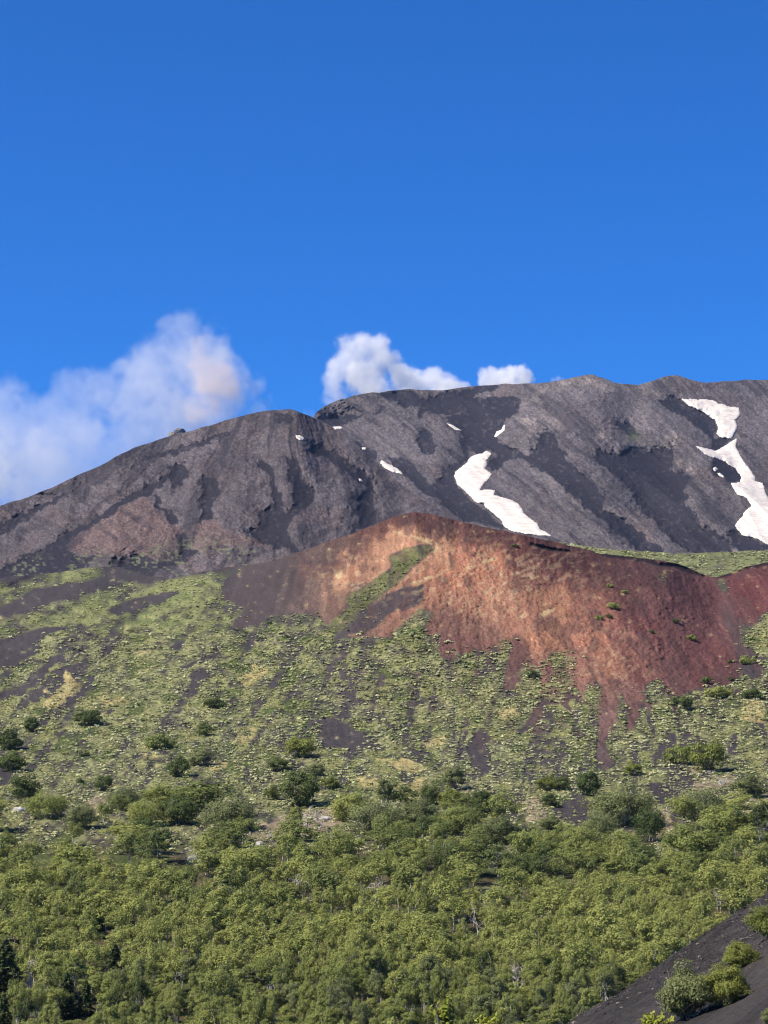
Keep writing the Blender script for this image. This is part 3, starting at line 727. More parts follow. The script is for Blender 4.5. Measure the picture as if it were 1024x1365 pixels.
    c = mixc(c, mixc(np.broadcast_to(alb((170, 150, 126)), c.shape), np.broadcast_to(alb((150, 150, 112)), c.shape), sstep(1100, 1140, py)) * (1 + 0.4 * n2)[..., None], sstep(0.3, 0.75, look(m_pale, px + 4 * n2, py + 3 * n2) + 0.4 * n2) * 0.85)
    # forest floor
    f = sstep(1085, 1150, py + 30 * n1)
    fl = mixc(alb((96, 88, 66)) * (1 + 0.4 * n2)[..., None], alb((84, 92, 54)) * (1 + 0.4 * n2)[..., None], sstep(-0.2, 0.2, n3))
    c = mixc(c, fl, f * (1 - 0.8 * sstep(0.3, 0.7, look(m_pale, px, py))))
    return np.clip(c, 0.012, 0.9)


def slope_near(row):
    """Continue the forest floor from the lowest row back towards and under the viewer."""
    out = []
    for s in (0.15, 0.4, 0.7):
        q = row.copy(); q[:, :2] *= s; q[:, 2] = -46 + (row[:, 2] + 46) * s ** 2
        out.append(q)
    return np.stack(out, 0)


slope = sheet('terrain', SLOPE_TOP, [(-700, 1640), (1600, 1640)], 860, slope_smooth, slope_relief, slope_colour, M_CONE, 160, 0.5, slope_near)


def on_slope(px, py):
    return at(px, py, slope_Y(px, py))


# --- ground sheet out to the horizon
n = 60
g = np.sign(np.linspace(-1, 1, n)) * np.abs(np.linspace(-1, 1, n)) ** 3 * 45000
gx, gy = np.meshgrid(g, g)
gz = -62 + 4 * fbm2(gx / 900, gy / 900, 3, 3)
me = mesh_from('ground', np.stack([gx, gy, gz], -1).reshape(-1, 3), grid_faces(n, n)[:, ::-1], True, np.tile(alb((92, 94, 62)), (n * n, 1)))
tag(link('ground', me, M_CONE), kind='structure')

# ---------------------------------------------------------------- snow
def snow_patch(poly, label, first):
    P = np.array(poly, float)
    x0, x1 = P[:, 0].min() - 2, P[:, 0].max() + 2; y0, y1 = P[:, 1].min() - 2, P[:, 1].max() + 2
    small = max(x1 - x0, y1 - y0) < 30
    st = 0.5 if small else 1.0
    xs = np.arange(x0, x1 + st, st); ys = np.arange(y0, y1 + st, st)
    px, py = np.meshgrid(xs, ys)
    # distance-like inside measure, roughened
    pxn = px + (0.6 if small else 1.4) * fbm2(px / 6, py / 6, 4, 11, 0.65); pyn = py + (0.5 if small else 1.2) * fbm2(px / 6, py / 6, 4, 12, 0.65)
    inside = np.zeros(px.shape, bool); dist = np.full(px.shape, 1e9)
    for (ax, ay), (bx, by) in zip(P, np.roll(P, -1, 0)):
        if ay != by:
            inside ^= ((ay > pyn) != (by > pyn)) & (pxn < (bx - ax) * (pyn - ay) / (by - ay) + ax)
        L = max((bx - ax) ** 2 + (by - ay) ** 2, 1e-9)
        t = np.clip(((pxn - ax) * (bx - ax) + (pyn - ay) * (by - ay)) / L, 0, 1)
        dist = np.minimum(dist, np.hypot(pxn - ax - t * (bx - ax), pyn - ay - t * (by - ay)))
    s = np.where(inside, dist, -dist)
    keep = s > -0.2
    is_left = 'front slope' in label or 'notch where' in label
    if is_left:
        Y = left_depth(px, py); Y = Y + left_relief(px, py, Y)
    else:
        Y = main_depth(px, py); Y = Y + main_relief(px, py, Y)
    Yb = Y.copy()
    thick = 1.5 if small else 2.6
    h = np.where(s > 0, thick * (1 - np.exp(-np.maximum(s, 0) / 1.2)) + (0 if small else 0.8) * fbm2(px / 12, py / 6, 3, 13) * np.clip(s / 4, 0, 1), -1.2)
    Q = at(px, py, Y - 3.0 * h)
    idx = np.full(px.shape, -1)
    fm = keep[:-1, :-1] & keep[1:, :-1] & keep[1:, 1:] & keep[:-1, 1:]
    gi = np.arange(px.size).reshape(px.shape)
    F = np.stack([gi[:-1, :-1], gi[1:, :-1], gi[1:, 1:], gi[:-1, 1:]], -1)[fm]
    if not len(F):
        return
    used = np.unique(F); mp = np.full(px.size, -1); mp[used] = np.arange(len(used))
    me = mesh_from('snow_patch', Q.reshape(-1, 3)[used], mp[F], True)
    tag(link('snow_patch', me, M_SNOW), label, 'snow', 'old snow patches on the volcano')


for lab, poly in SNOW.items():
    snow_patch(poly, lab, False)

# ---------------------------------------------------------------- foliage builders
def leaf_cards(centres, normals, size, aspect, r):
    """Two-triangle leaf tufts as one quad each, turned about their normal."""
    n = len(centres)
    nrm = normals / np.maximum(np.linalg.norm(normals, axis=1, keepdims=True), 1e-6)
    h = r.normal(size=(n, 3)); u = np.cross(nrm, h); u /= np.maximum(np.linalg.norm(u, axis=1, keepdims=True), 1e-6)
    v = np.cross(nrm, u)
    s = size * r.uniform(0.6, 1.3, (n, 1))
    a = s * aspect
    V = np.stack([centres - u * s, centres - v * a + nrm * a * 0.2, centres + u * s, centres + v * a + nrm * a * 0.2], 1)
    F = np.arange(4 * n).reshape(n, 4)
    return V.reshape(-1, 3), F


def crown_mesh(name, seed, W, H, base, nclump, nleaf, leaf, flat=1.0, lumpy=0.35, sparse=0.0, arrays=False, aspect=0.6):
    """Crown W wide, H high above `base`: leaf clumps set through an uneven ellipsoid."""
    r = np.random.default_rng(seed)
    d = r.normal(size=(nclump, 3)); d /= np.linalg.norm(d, axis=1, keepdims=True)
    d[:, 2] = np.abs(d[:, 2]) * np.where(r.random(nclump) < 0.72, 1, -0.75)
    rad = r.uniform(0.45, 1.0, nclump) ** 0.5
    lump = 1 + lumpy * r.normal(size=nclump) * 0.5
    c = d * (rad * lump)[:, None] * np.array([W / 2, W / 2, H / 2]) * 0.78
    c[:, 2] += base + H / 2
    if base < 0.3:
        c[:, 2] = 0.06 * H + (c[:, 2] - c[:, 2].min()) / max(np.ptp(c[:, 2]), 1e-6) * H * 0.84
        k_ = 1 - 0.25 * np.clip(0.25 - c[:, 2] / H, 0, 1) / 0.25; c[:, :2] *= k_[:, None] * 1.08
    cr = W * r.uniform(0.08, 0.16, nclump)
    C, N, T = [], [], []
    mid = np.array([0, 0, base + H * 0.35])
    for i in range(nclump):
        k = max(4, int(nleaf / nclump * (cr[i] / (0.12 * W)) ** 1.5))
        p = r.normal(size=(k, 3)); p /= np.linalg.norm(p, axis=1, keepdims=True)
        rr = r.uniform(0.3, 1.0, k) ** 0.5
        q = c[i] + p * rr[:, None] * cr[i] * np.array([1.15, 1.15, 0.8 * flat])
        C.append(q)
        nv = p * 0.9 + (c[i] - mid) / W * 0.9 + r.normal(size=(k, 3)) * 0.38 + np.array([-0.1, 0, 0.6])
        N.append(nv)
        T.append(np.clip(0.5 + 0.22 * r.normal() + 0.12 * r.normal(size=k), 0, 1))
    C = np.concatenate(C); N = np.concatenate(N); T = np.concatenate(T)
    keep = (C[:, 2] > 0.02)
    C, N, T = C[keep], N[keep], T[keep]
    V, F = leaf_cards(C, N, leaf, aspect, r)
    col = np.repeat(T, 4)
    col = np.stack([col, col, col], -1)
    if arrays:
        return V, F, col, c
    return mesh_from(name, V, F, False, col), c


def tube(P, rad, sides=5):
    P = np.asarray(P, float); rad = np.asarray(rad, float)
    t = np.gradient(P, axis=0); t /= np.maximum(np.linalg.norm(t, axis=1, keepdims=True), 1e-9)
    ref = np.array([0.31, 0.2, 0.93]); ref = np.where(np.abs(t @ ref)[:, None] > 0.95, np.array([1.0, 0, 0]), ref)
    u = np.cross(t, ref); u /= np.maximum(np.linalg.norm(u, axis=1, keepdims=True), 1e-9); v = np.cross(t, u)
    an = np.linspace(0, 2 * np.pi, sides, endpoint=False)
    V = P[:, None] + rad[:, None, None] * (np.cos(an)[None, :, None] * u[:, None] + np.sin(an)[None, :, None] * v[:, None])
    n = len(P); i = np.arange(n * sides).reshape(n, sides); j = np.roll(i, -1, 1)
    F = np.stack([i[:-1], j[:-1], j[1:], i[1:]], -1).reshape(-1, 4)
    return V.reshape(-1, 3), F


class Bag:
    def __init__(s): s.V, s.F, s.C, s.n = [], [], [], 0
    def add(s, V, F, C=None):
        s.V.append(V); s.F.append(np.asarray(F) + s.n); s.n += len(V)
        if C is not None: s.C.append(C)
    def mesh(s, name, smooth=True):
        return mesh_from(name, np.concatenate(s.V), np.concatenate(s.F), smooth, np.concatenate(s.C) if s.C else None)


def limb(p, q, r0, r1, r, bend=0.15, n=6):
    t = np.linspace(0, 1, n)[:, None]; L = np.linalg.norm(np.subtract(q, p))
    w = r.normal(size=3) * bend * L
    P = np.asarray(p) * (1 - t) + np.asarray(q) * t + np.sin(np.pi * t) * w
    return tube(P, np.linspace(r0, r1, n))


def wood_mesh(name, seed, H, targets, r0, stems=1, spread=0.3, k=9):
    r = np.random.default_rng(seed + 500); b = Bag()
    for s in range(stems):
        foot = np.array([r.normal() * 0.12, r.normal() * 0.12, -0.4]) * (1 if stems > 1 else 0.2) + np.array([0, 0, -0.3])
        top = np.array([r.normal() * spread, r.normal() * spread, H * 0.8])
        t = np.linspace(0, 1, 9)[:, None]
        P = foot * (1 - t) + top * t + np.sin(np.pi * t) * r.normal(size=3) * 0.1 * H * np.array([1, 1, 0])
        rr = np.linspace(r0, r0 * 0.25, 9); rr[0] *= 1.4
        b.add(*tube(P, rr, 7))
        for c in targets[r.permutation(len(targets))[:k]]:
            i = r.integers(2, 8)
            b.add(*limb(P[i], c, rr[i] * 0.55, rr[i] * 0.15, r))
    return b.mesh(name)


# tree prototypes: crown + trunk meshes, unit built in metres
BIRCH = []
for i in range(7):
    W = [3.6, 4.0, 3.4, 3.8, 4.2, 3.5, 3.9][i]; H = [4.6, 4.2, 4.9, 4.0, 4.4, 5.0, 4.4][i]
    cm, cen = crown_mesh('crown', 100 + i, W, H, 1.3, 44 + 3 * i, 5200, 0.09, 0.95, 0.5)
    BIRCH.append((cm, wood_mesh('trunk', i, H + 1.5, cen, 0.11, 1 + (i % 3 == 0), 0.4), W, H + 1.5))
BROAD = []      # wide-crowned trees and big bushes of the forest edge
for i in range(5):
    W = [6.4, 7.0, 6.0, 6.6, 5.6][i]; H = [4.6, 4.8, 4.9, 4.2, 4.8][i]
    cm, cen = crown_mesh('crown', 200 + i, W, H, 0.2, 110, 9500, 0.115, 0.9, 0.5)
    BROAD.append((cm, wood_mesh('trunk', 40 + i, H, cen, 0.13, 3, 1.0, 8), W, H + 0.7))
SHRUB = []
for i in range(5):
    W = [3.2, 3.4, 3.0, 3.6, 3.2][i]; H = [2.0, 2.2, 2.3, 1.9, 2.4][i]
    cm, cen = crown_mesh('foliage', 300 + i, W, H, 0.05, 50, 4500, 0.085, 0.9, 0.35)
    SHRUB.append((cm, wood_mesh('stems', 60 + i, H, cen, 0.05, 4, 0.6, 5), W, H))
MAT_ = []       # low spreading cushion-shaped juniper
for i in range(3):
    W = 3.0; H = [1.0, 0.9, 1.1][i]
    cm, cen = crown_mesh('foliage', 400 + i, W, H, 0.0, 34, 2000, 0.10, 0.7, 0.25)
    MAT_.append((cm, wood_mesh('stems', 80 + i, H, cen, 0.04, 3, 0.6, 4), W, H))

_variants = {}


def plant(name, protos, i, loc, wid, hei, label, cat, group, mat, wood, rz=None):
    cm, wm, W, H = protos[i % len(protos)]
    key = (cm.name, mat.name)
    if key not in _variants:
        c2 = cm if not cm.materials else cm.copy()
        if c2 is not cm: c2.materials.clear()
        c2.materials.append(mat); _variants[key] = c2
    if not wm.materials: wm.materials.append(wood)
    e = empty(name, loc, rng.uniform(0, 6.28) if rz is None else rz, (wid / W, wid / W, hei / H))
    tag(e, label, cat, group)
    link('foliage' if 'foliage' in cm.name else 'crown', _variants[key], None, e)
    link('stems' if 'stems' in wm.name else 'trunk', wm, None, e)
    return e


def put(name, protos, i, px, base_py, wpx, hpx, *a, **k):
    Y = float(slope_Y(px, base_py)); p = at(px, base_py, Y)
    return plant(name, protos, i, p, wpx * Y / FPX, hpx * Y / FPX, *a, **k)


# ---------------------------------------------------------------- shrubs standing apart on the slope
SHRUBS = [  # px, base py, width, height, shape, leaf, label
    (42, 976, 23, 23, 's', 'd', 'small round dark shrub touching the top of a bigger bush by the frame edge'),
    (12, 999, 42, 34, 's', 'd', 'dark grey-green bush with white stems below the small round shrub, at the frame edge'),
    (118, 966, 43, 26, 's', 'd', 'dark round-topped shrub alone on the pale cushion slope above the left forest'),
    (212, 998, 44, 22, 'm', 'g', 'yellow-green spreading shrub with a paler top, straw strip below it'),
    (238, 1035, 33, 32, 's', 'd', 'dark upright shrub beside a wider yellow-green one, bare ground below'),
    (112, 1008, 18, 9, 'm', 'o', 'small brownish mat plant on open cushions, between two dark shrubs'),
    (17, 1028, 44, 30, 's', 'd', 'second bush down along the frame edge, over a bare black patch'),
    (32, 1070, 46, 45, 's', 'd', 'tall dark bush beside the bare black patch at the forest corner'),
    (138, 1054, 29, 24, 's', 'd', 'dark shrub just above a pinkish bare spot at the forest edge'),
    (106, 1045, 13, 10, 'm', 'o', 'tiny olive tuft next to the dark shrub above the forest'),
    (286, 943, 36, 13, 'm', 'd', 'low dark green mat lying alone highest on the mid slope'),
    (272, 981, 28, 21, 's', 'd', 'dark compact shrub straight below the low dark mat'),
    (268, 1020, 40, 26, 's', 'o', 'broad olive shrub with straw ground along its foot'),
    (400, 1009, 50, 30, 's', 'g', 'long green bush on the slope, the upper one of a joined pair'),
    (371, 1028, 33, 24, 's', 'd', 'dark bush at the lower end of the joined pair'),
    (400, 1074, 56, 52, 's', 'd', 'largest dark rounded bush on the slope above the bare birch trunks'),
    (364, 1066, 22, 22, 's', 'g', 'small green bush leaning against the largest dark rounded bush'),
    (440, 1052, 29, 20, 's', 'g', 'yellowish low bush on the far side of the largest dark bush'),
    (424, 1034, 26, 20, 's', 'o', 'thin brownish bush above the largest dark bush, beside a black patch'),
    (730, 1053, 32, 24, 's', 'g', 'green bush of the pair above the black cinder clearing, the paler one'),
    (750, 1054, 24, 22, 's', 'd', 'darker bush of the pair above the black cinder clearing'),
    (734, 1076, 27, 22, 's', 'd', 'small bush between the pair and a flat grey-green shrub'),
    (606, 1052, 30, 38, 's', 'o', 'olive pointed bush just above the forest, beside a square straw patch'),
    (574, 1072, 34, 30, 's', 'd', 'dark bush next to the square straw patch'),
    (600, 1074, 38, 30, 's', 'g', 'middle bush of a touching row behind the forest edge'),
    (642, 1082, 40, 32, 's', 'd', 'rounded dark bush ending the touching row, open soil beside it'),
    (735, 1106, 38, 22, 's', 'o', 'flat grey-green shrub on the pale ground under the small bush'),
    (996, 885, 25, 13, 'm', 'g', 'bright green mat plant in the dark gully by the red cone'),
    (942, 911, 17, 10, 'm', 'd', 'small dark mat at the foot of the red cone, above a longer one'),
    (959, 929, 40, 15, 'm', 'g', 'long clipped-looking green mat on black soil below the red cone'),
    (908, 942, 37, 16, 'm', 'd', 'rounded green mat at the tip of the red slope, beside pale cushions'),
    (1003, 931, 30, 13, 'm', 'd', 'ragged dark mat near the frame edge, level with the long mat'),
    (904, 1017, 48, 26, 'm', 'g', 'low half of a big two-part green shrub on the open slope'),
    (944, 1028, 56, 47, 's', 'g', 'tall half of a big two-part shrub with bleached dead wood below'),
    (845, 1033, 28, 22, 's', 'g', 'small green shrub at the foot of the red gravel chute'),
    (785, 1060, 37, 36, 's', 'd', 'ball-shaped dark shrub at the end of the red gravel chute'),
    (1002, 1062, 52, 34, 's', 'o', 'wide grey-green shrub by bleached branches near the frame edge'),
    (974, 907, 9, 5, 'm', 'd', 'tiny dark tuft by the small mat at the red foot'),
    (973, 884, 8, 6, 'm', 'd', 'tiny dark tuft beside the bright green mat'),
    (814, 783, 11, 6, 'm', 'g', 'topmost tiny green mat on the maroon flank'),
    (833, 791, 11, 5, 'm', 'g', 'tiny green mat second from the top of the maroon flank'),
    (818, 811, 23, 9, 'm', 'g', 'biggest green mat on the red cone'),
    (799, 826, 15, 7, 'm', 'g', 'green mat down-slope of the biggest one, further out'),
    (812, 824, 10, 6, 'm', 'd', 'small mat tucked just under the biggest one on the red cone'),
    (901, 830, 11, 6, 'm', 'd', 'lone tiny mat high on the maroon flank, with none beside it'),
    (868, 844, 10, 5, 'm', 'd', 'tiny dark mat in the middle of the maroon flank'),
    (922, 853, 17, 7, 'm', 'g', 'flat oval mat lowest on the maroon flank'),
    (711, 904, 19, 11, 'm', 'd', 'dark mat between two red bare strips where the cushions start'),
    (687, 729, 13, 4, 'm', 'd', 'thin flat mat just under the crest of the red cone'),
    (360, 833, 9, 5, 'm', 'd', 'tiny dark mat at the grey foot of the cone'),
]
LEAF = {'d': M_LEAF_DARK, 'g': M_LEAF_GOLD, 'o': M_LEAF_OLIVE}
for i, (x, y, w, h, sh, lf, lab) in enumerate(SHRUBS):
    put('shrub', SHRUB if sh == 's' else MAT_, i, x, y, w * 0.97, h * 0.88, lab, 'shrub', 'shrubs scattered over the volcanic slope', M_LEAF_GOLD if (lf == 'g' and sh == 's') else LEAF[lf] if lf != 'g' else M_LEAF, M_DARKWOOD)

# ---------------------------------------------------------------- forest
EDGE = [  # px, base py, width, height, leaf, label : trees of the forest edge that stand out
    (826, 1098, 76, 58, 'o', 'broad bushy tree heading the tongue of forest under the red chute'),
    (866, 1121, 40, 52, 'd', 'dark round tree with a black shadow side, by the pale clearing'),
    (905, 1090, 30, 26, 'g', 'small green tree just above the pale clearing, beside a taller one'),
    (938, 1094, 60, 46, 'o', 'wide olive tree above the pale clearing, under the wide grey shrub'),
    (970, 1120, 72, 56, 'b', 'large full-crowned tree between the pale clearing and the frame edge'),
    (1016, 1128, 34, 56, 'd', 'dark tree cut by the frame edge below the wide grey shrub'),
    (800, 1122, 42, 46, 'o', 'olive tree beside the black cinder clearing'),
    (774, 1148, 48, 56, 'b', 'tree standing below the black cinder clearing'),
    (828, 1150, 62, 48, 'b', 'wide tree below the broad bushy one, ending in shadow'),
    (925, 1150, 76, 60, 'b', 'widest tree below the pale clearing'),
    (852, 1160, 50, 44, 'd', 'dark lobed tree at the lower tip of the pale clearing'),
    (306, 1108, 66, 52, 'o', 'grey-olive tree with pale trunks in front of the largest dark bush'),
    (394, 1122, 26, 46, 'g', 'slim green birch in front of the bare trunks'),
    (466, 1094, 50, 44, 'g', 'yellow-green domed tree beside the bare trunks'),
    (515, 1085, 36, 50, 'o', 'upright olive tree below the square straw patch'),
    (500, 1112, 60, 52, 'o', 'spreading olive tree at the forest edge under the straw patches'),
    (62, 1090, 56, 38, 'b', 'broad green tree at the forest corner below the tall dark bush'),
    (108, 1104, 42, 36, 'o', 'olive tree by the pink bare spot'),
    (166, 1078, 42, 32, 'o', 'brownish thin tree at the forest edge with a pale branch'),
    (214, 1072, 52, 30, 'b', 'wide low tree at the top of the forest edge under the upright shrub'),
    (240, 1098, 52, 44, 'd', 'dark dense tree next to the grey-olive one with pale trunks'),
    (196, 1100, 50, 40, 'b', 'green tree between the dark dense one and the brownish thin one'),
    (558, 1104, 56, 44, 'o', 'tree under the touching row of bushes, its side to the straw patch'),
    (612, 1112, 60, 44, 'b', 'tree straight below the touching row of bushes'),
    (668, 1124, 52, 40, 'o', 'thin tree beside pinkish dead twigs'),
    (722, 1138, 46, 40, 'b', 'tree at the edge of the grassy gap under the flat grey-green shrub'),
    (600, 1168, 52, 56, 'd', 'dark tree beside the grassy gap in the forest'),
    (694, 1180, 50, 50, 'd', 'dark tree across the grassy gap from another dark one'),
    (450, 1150, 56, 50, 'b', 'green tree behind the white fallen branches'),
]
placed = []
for i, (x, y, w, h, lf, lab) in enumerate(EDGE):
    M = {'o': M_LEAF_OLIVE, 'd': M_LEAF_DARK, 'g': M_LEAF, 'b': M_LEAF}[lf]
    protos = BROAD if w > 38 else BIRCH
    put('broadleaf_tree' if w > 38 else 'birch_tree', protos, i, x, y, w * 1.12, h * 1.1, lab, 'tree', 'trees along the upper forest edge', M, M_BARK)
    placed.append((x, y, w * 0.75, h * 0.45))

TREELINE = np.array([(-400, 1075), (0, 1078), (30, 1080), (60, 1078), (120, 1092), (160, 1078), (200, 1068), (240, 1070), (290, 1085), (335, 1096), (375, 1130), (430, 1122), (470, 1082), (520, 1078), (560, 1082), (600, 1082), (660, 1096), (690, 1130), (720, 1132), (755, 1112), (800, 1085), (870, 1105), (885, 1160), (905, 1100), (960, 1082), (1024, 1082), (1400, 1090)], float)
BANK_EDGE = [(700, 1404), (768, 1359), (813, 1330), (868, 1292), (908, 1264), (943, 1240), (983, 1214), (1024, 1189), (1100, 1141)]
cand = []
occ = {}
r2 = np.random.default_rng(23)
CONIFERS = [(6, 1330, 60, 76, 'tall dark fir cut by the frame edge, biggest of the few conifers'), (88, 1356, 40, 58, 'dark fir with drooping tiers, taller of the touching pair'), (114, 1354, 32, 46, 'smaller fir of the touching pair'), (153, 1302, 36, 42, 'wide dark fir standing alone above the touching pair'), (132, 1250, 24, 36, 'small dark fir tip highest up in the forest'), (58, 1270, 22, 32, 'slim dark fir tip between the biggest fir and the lone wide one'), (4, 1376, 34, 50, 'low dark fir below the biggest one at the frame edge')]
DEADWOOD = [
    (409, 1106, 0, 1.0, 'bare pale birch trunks standing side by side at the forest edge'),
    (424, 1104, 1, 0.95, 'leafless forked birch next to the bare upright trunks'),
    (366, 1122, 2, 1.15, 'tangle of bleached fallen branches on pale ground'),
    (960, 1046, 2, 0.95, 'bleached dead branches lying under the big two-part shrub'),
    (946, 1032, 2, 0.6, 'grey dead twigs at the foot of the big two-part shrub'),
    (660, 1146, 2, 1.0, 'pinkish-grey dead twigs beside the thin tree'),
    (256, 1152, 1, 1.0, 'white leaning dead wood in the gap of the wood'),
    (500, 1206, 1, 1.1, 'forked white dead birch in the middle of the forest'),
    (402, 1208, 1, 1.3, 'spreading bare grey branches in front of the green tree'),
    (617, 1242, 3, 0.9, 'single straight white trunk left of the grassy gap'),
    (634, 1246, 3, 0.95, 'slender bare trunk directly in front of the grassy mound'),
    (957, 1214, 1, 0.85, 'cluster of bare pale lower trunks near the cinder bank'),
    (448, 1138, 3, 0.9, 'lone pale trunk in front of the domed tree'),
    (690, 1318, 1, 0.9, 'pale bare branches showing in the low middle of the forest'),
    (40, 1328, 0, 1.0, 'bare grey trunks beside the biggest fir'),
    (240, 1338, 0, 0.85, 'dark-topped pale trunks low in the forest, far from the firs'),
]
for x, y, w, h, _ in CONIFERS:
    placed.append((x, y, w * 0.6, h * 0.3))
    placed.append((x, y + 20, w * 0.8, 22))
for x, y, _, _, _ in DEADWOOD:
    placed.append((x, y + 13, 22, 18))
for k in range(138000):
    x = r2.uniform(-230, 1254); y = r2.uniform(1066, 1432)
    if y < np.interp(x, TREELINE[:, 0], TREELINE[:, 1]) + r2.uniform(-2, 8):
        continue
    if x > 720 and y > np.interp(x, *np.array(BANK_EDGE).T) + 26:
        continue
    pm = max(float(look(m_pale, np.array(x), np.array(min(y - q, 1410.0)))) for q in (0, 8, 16))
    if pm > 0.25 or (y < 1200 and float(fbm2(np.array(x / 48.0), np.array(y / 26.0), 3, 121)) < 0.17 - 0.6 * max(0, (y - 1125) / 80)):
        continue
    t = (y - 1080) / 300
    wpx = (37 - 12 * t) * np.exp(r2.normal() * 0.26)
    dx, dy = wpx * 0.60, 11.5 + 0.5 * t
    ok = True
    cx, cy = int(x // 32), int(y // 16)
    for a in (-1, 0, 1):
        for b in (-1, 0, 1):
            for (qx, qy) in occ.get((cx + a, cy + b), ()):
                if ((x - qx) / dx) ** 2 + ((y - qy) / dy) ** 2 < 1:
                    ok = False; break
            if not ok: break
        if not ok: break
    if not ok:
        continue
    if any(((x - a) / (w * 0.8)) ** 2 + ((y - b) / (hh * 0.8)) ** 2 < 1 for a, b, w, hh in placed):
        continue
    occ.setdefault((cx, cy), []).append((x, y)); cand.append((x, y, wpx))
cand = np.array(cand)
inview = (cand[:, 0] > -8) & (cand[:, 0] < 1032) & (cand[:, 1] < 1405)
inview &= ~((cand[:, 0] > 740) & (cand[:, 1] - 34 > np.interp(cand[:, 0], *np.array(BANK_EDGE).T)))
order = np.argsort(-cand[:, 1] + 1000 * ~inview)
N_IND = 300 - len([1 for e in EDGE])
ind = order[:N_IND]
LABELS = ['young birch with a yellow-green leafy crown in the dense lower forest', 'young tree with a dull olive crown in the dense lower forest', 'young tree with a darker green crown in the dense lower forest']
for j, i in enumerate(ind):
    x, y, w = cand[i]
    t = r2.random(); v = 0 if t < 0.76 else 1 if t < 0.92 else 2
    Y = float(slope_Y(x, y)); p = at(x, y, Y)
    wid = w * Y / FPX * 1.15
    hei = r2.uniform(4.2, 8.0) * (0.7 + 0.3 * wid / 3.8)
    plant('birch_tree', BIRCH, int(r2.integers(0, 7)), p, wid, hei, LABELS[v], 'tree', ['yellow-green trees of the lower forest', 'olive trees of the lower forest', 'dark green trees of the lower forest'][v], [M_LEAF, M_LEAF_OLIVE, M_LEAF_DARK][v], M_BARK)

# the rest of the wood: one mass
LOD = [crown_mesh('c', 700 + i, 4.4, 4.6, 1.0, 46, 1700, 0.15, 0.95, 0.5, arrays=True)[:3] for i in range(7)]
bag = Bag(); tb = Bag()
for i in order[N_IND:]:
    x, y, w = cand[i]
    Y = float(slope_Y(x, y)); p = at(x, y, Y)
    V, F, C = LOD[int(r2.integers(0, 7))]
    s = w * Y / FPX * 1.12 / 4.4; hs = r2.uniform(0.72, 1.3) * (0.6 + 0.4 * s)
    a = r2.uniform(0, 6.28); ca, sa = math.cos(a), math.sin(a)
    Q = np.stack([(V[:, 0] * ca - V[:, 1] * sa) * s, (V[:, 0] * sa + V[:, 1] * ca) * s, V[:, 2] * hs], -1) + p
    tj = r2.normal() * 0.38; V = V + np.array([0, 0, 0.9 * max(0, min(1, (1240 - y) / 60))])
    C = np.clip(C + tj, 0, 1.4); dk = np.clip(r2.normal() * 0.35 + 0.75 * (1210 - y) / 130, 0, 1); C[:, 1] = dk * 0.85; C[:, 2] = 1
    bag.add(Q, F, C)
    tv, tf = limb(p - np.array([0, 0, 0.3]), p + np.array([r2.normal() * 0.3, r2.normal() * 0.3, 4.2 * hs]), 0.15, 0.06, r2, 0.06)
    tb.add(tv, tf)
wood = link('forest', bag.mesh('forest', False), M_WOOD)
tag(wood, 'dense band of green birch wood filling the upper forest', 'forest', None, 'stuff')
link('trunks', tb.mesh('trunks'), M_BARK, wood)['kind'] = 'stuff'

# ---------------------------------------------------------------- firs
def fir(seed, H, W):
    r = np.random.default_rng(seed); b = Bag(); C, N = [], []
    b.add(*tube(np.array([[0, 0, -0.4], [0, 0, H * .5], [0.05, 0, H]]), [0.16, 0.1, 0.02], 7))
    z = 0.12 * H
    while z < H * 0.99:
        L = W / 2 * (1 - (z / H) ** 1.4) * r.uniform(0.65, 1.2) + 0.12
        k = int(r.integers(6, 9)); a0 = r.uniform(0, 6.28)
        for j in range(k):
            a = a0 + j * 6.283 / k + r.normal() * 0.15
            tip = np.array([math.cos(a) * L, math.sin(a) * L, z - 0.22 * L + 0.1]); root = np.array([0, 0, z])
            n = int(60 * L) + 14
            t = r.uniform(0.15, 1, n)[:, None]
            q = root * (1 - t) + tip * t; q[:, 2] += 0.12 * L * np.sin(np.pi * t[:, 0]) + r.normal(size=n) * 0.13
            side = np.array([-math.sin(a), math.cos(a), 0]); q += side * (r.normal(size=n) * 0.2 * L * (1.1 - t[:, 0]))[:, None]
            C.append(q); N.append(np.array([0, 0, 1.0]) + r.normal(size=(n, 3)) * 0.35)
            b.add(*limb(root, tip, 0.03, 0.01, r, 0.03, 4))
        z += 0.085 * H * (1.05 - 0.55 * z / H)
    C = np.concatenate(C); N = np.concatenate(N)
    V, F = leaf_cards(C, N, 0.2, 0.5, r)
    t = np.repeat(np.clip(r.normal(0.5, 0.25, len(C)), 0, 1), 4)
    return mesh_from('foliage', V, F, False, np.stack([t] * 3, -1)), b.mesh('trunk')


FIRS = [fir(900 + i, 8.0, 5.0) for i in range(3)]
for i, (x, y, w, h, lab) in enumerate(CONIFERS):
    Y = float(slope_Y(x, y)); p = at(x, y, Y); fm, tm = FIRS[i % 3]
    e = empty('fir_tree', p, i * 1.3, (w * Y / FPX / 5.0,) * 2 + (h * Y / FPX / 8.0,))
    tag(e, lab, 'tree', 'dark firs in the birch wood')
    link('crown', fm, M_NEEDLE, e); link('trunk', tm, M_DARKWOOD, e)

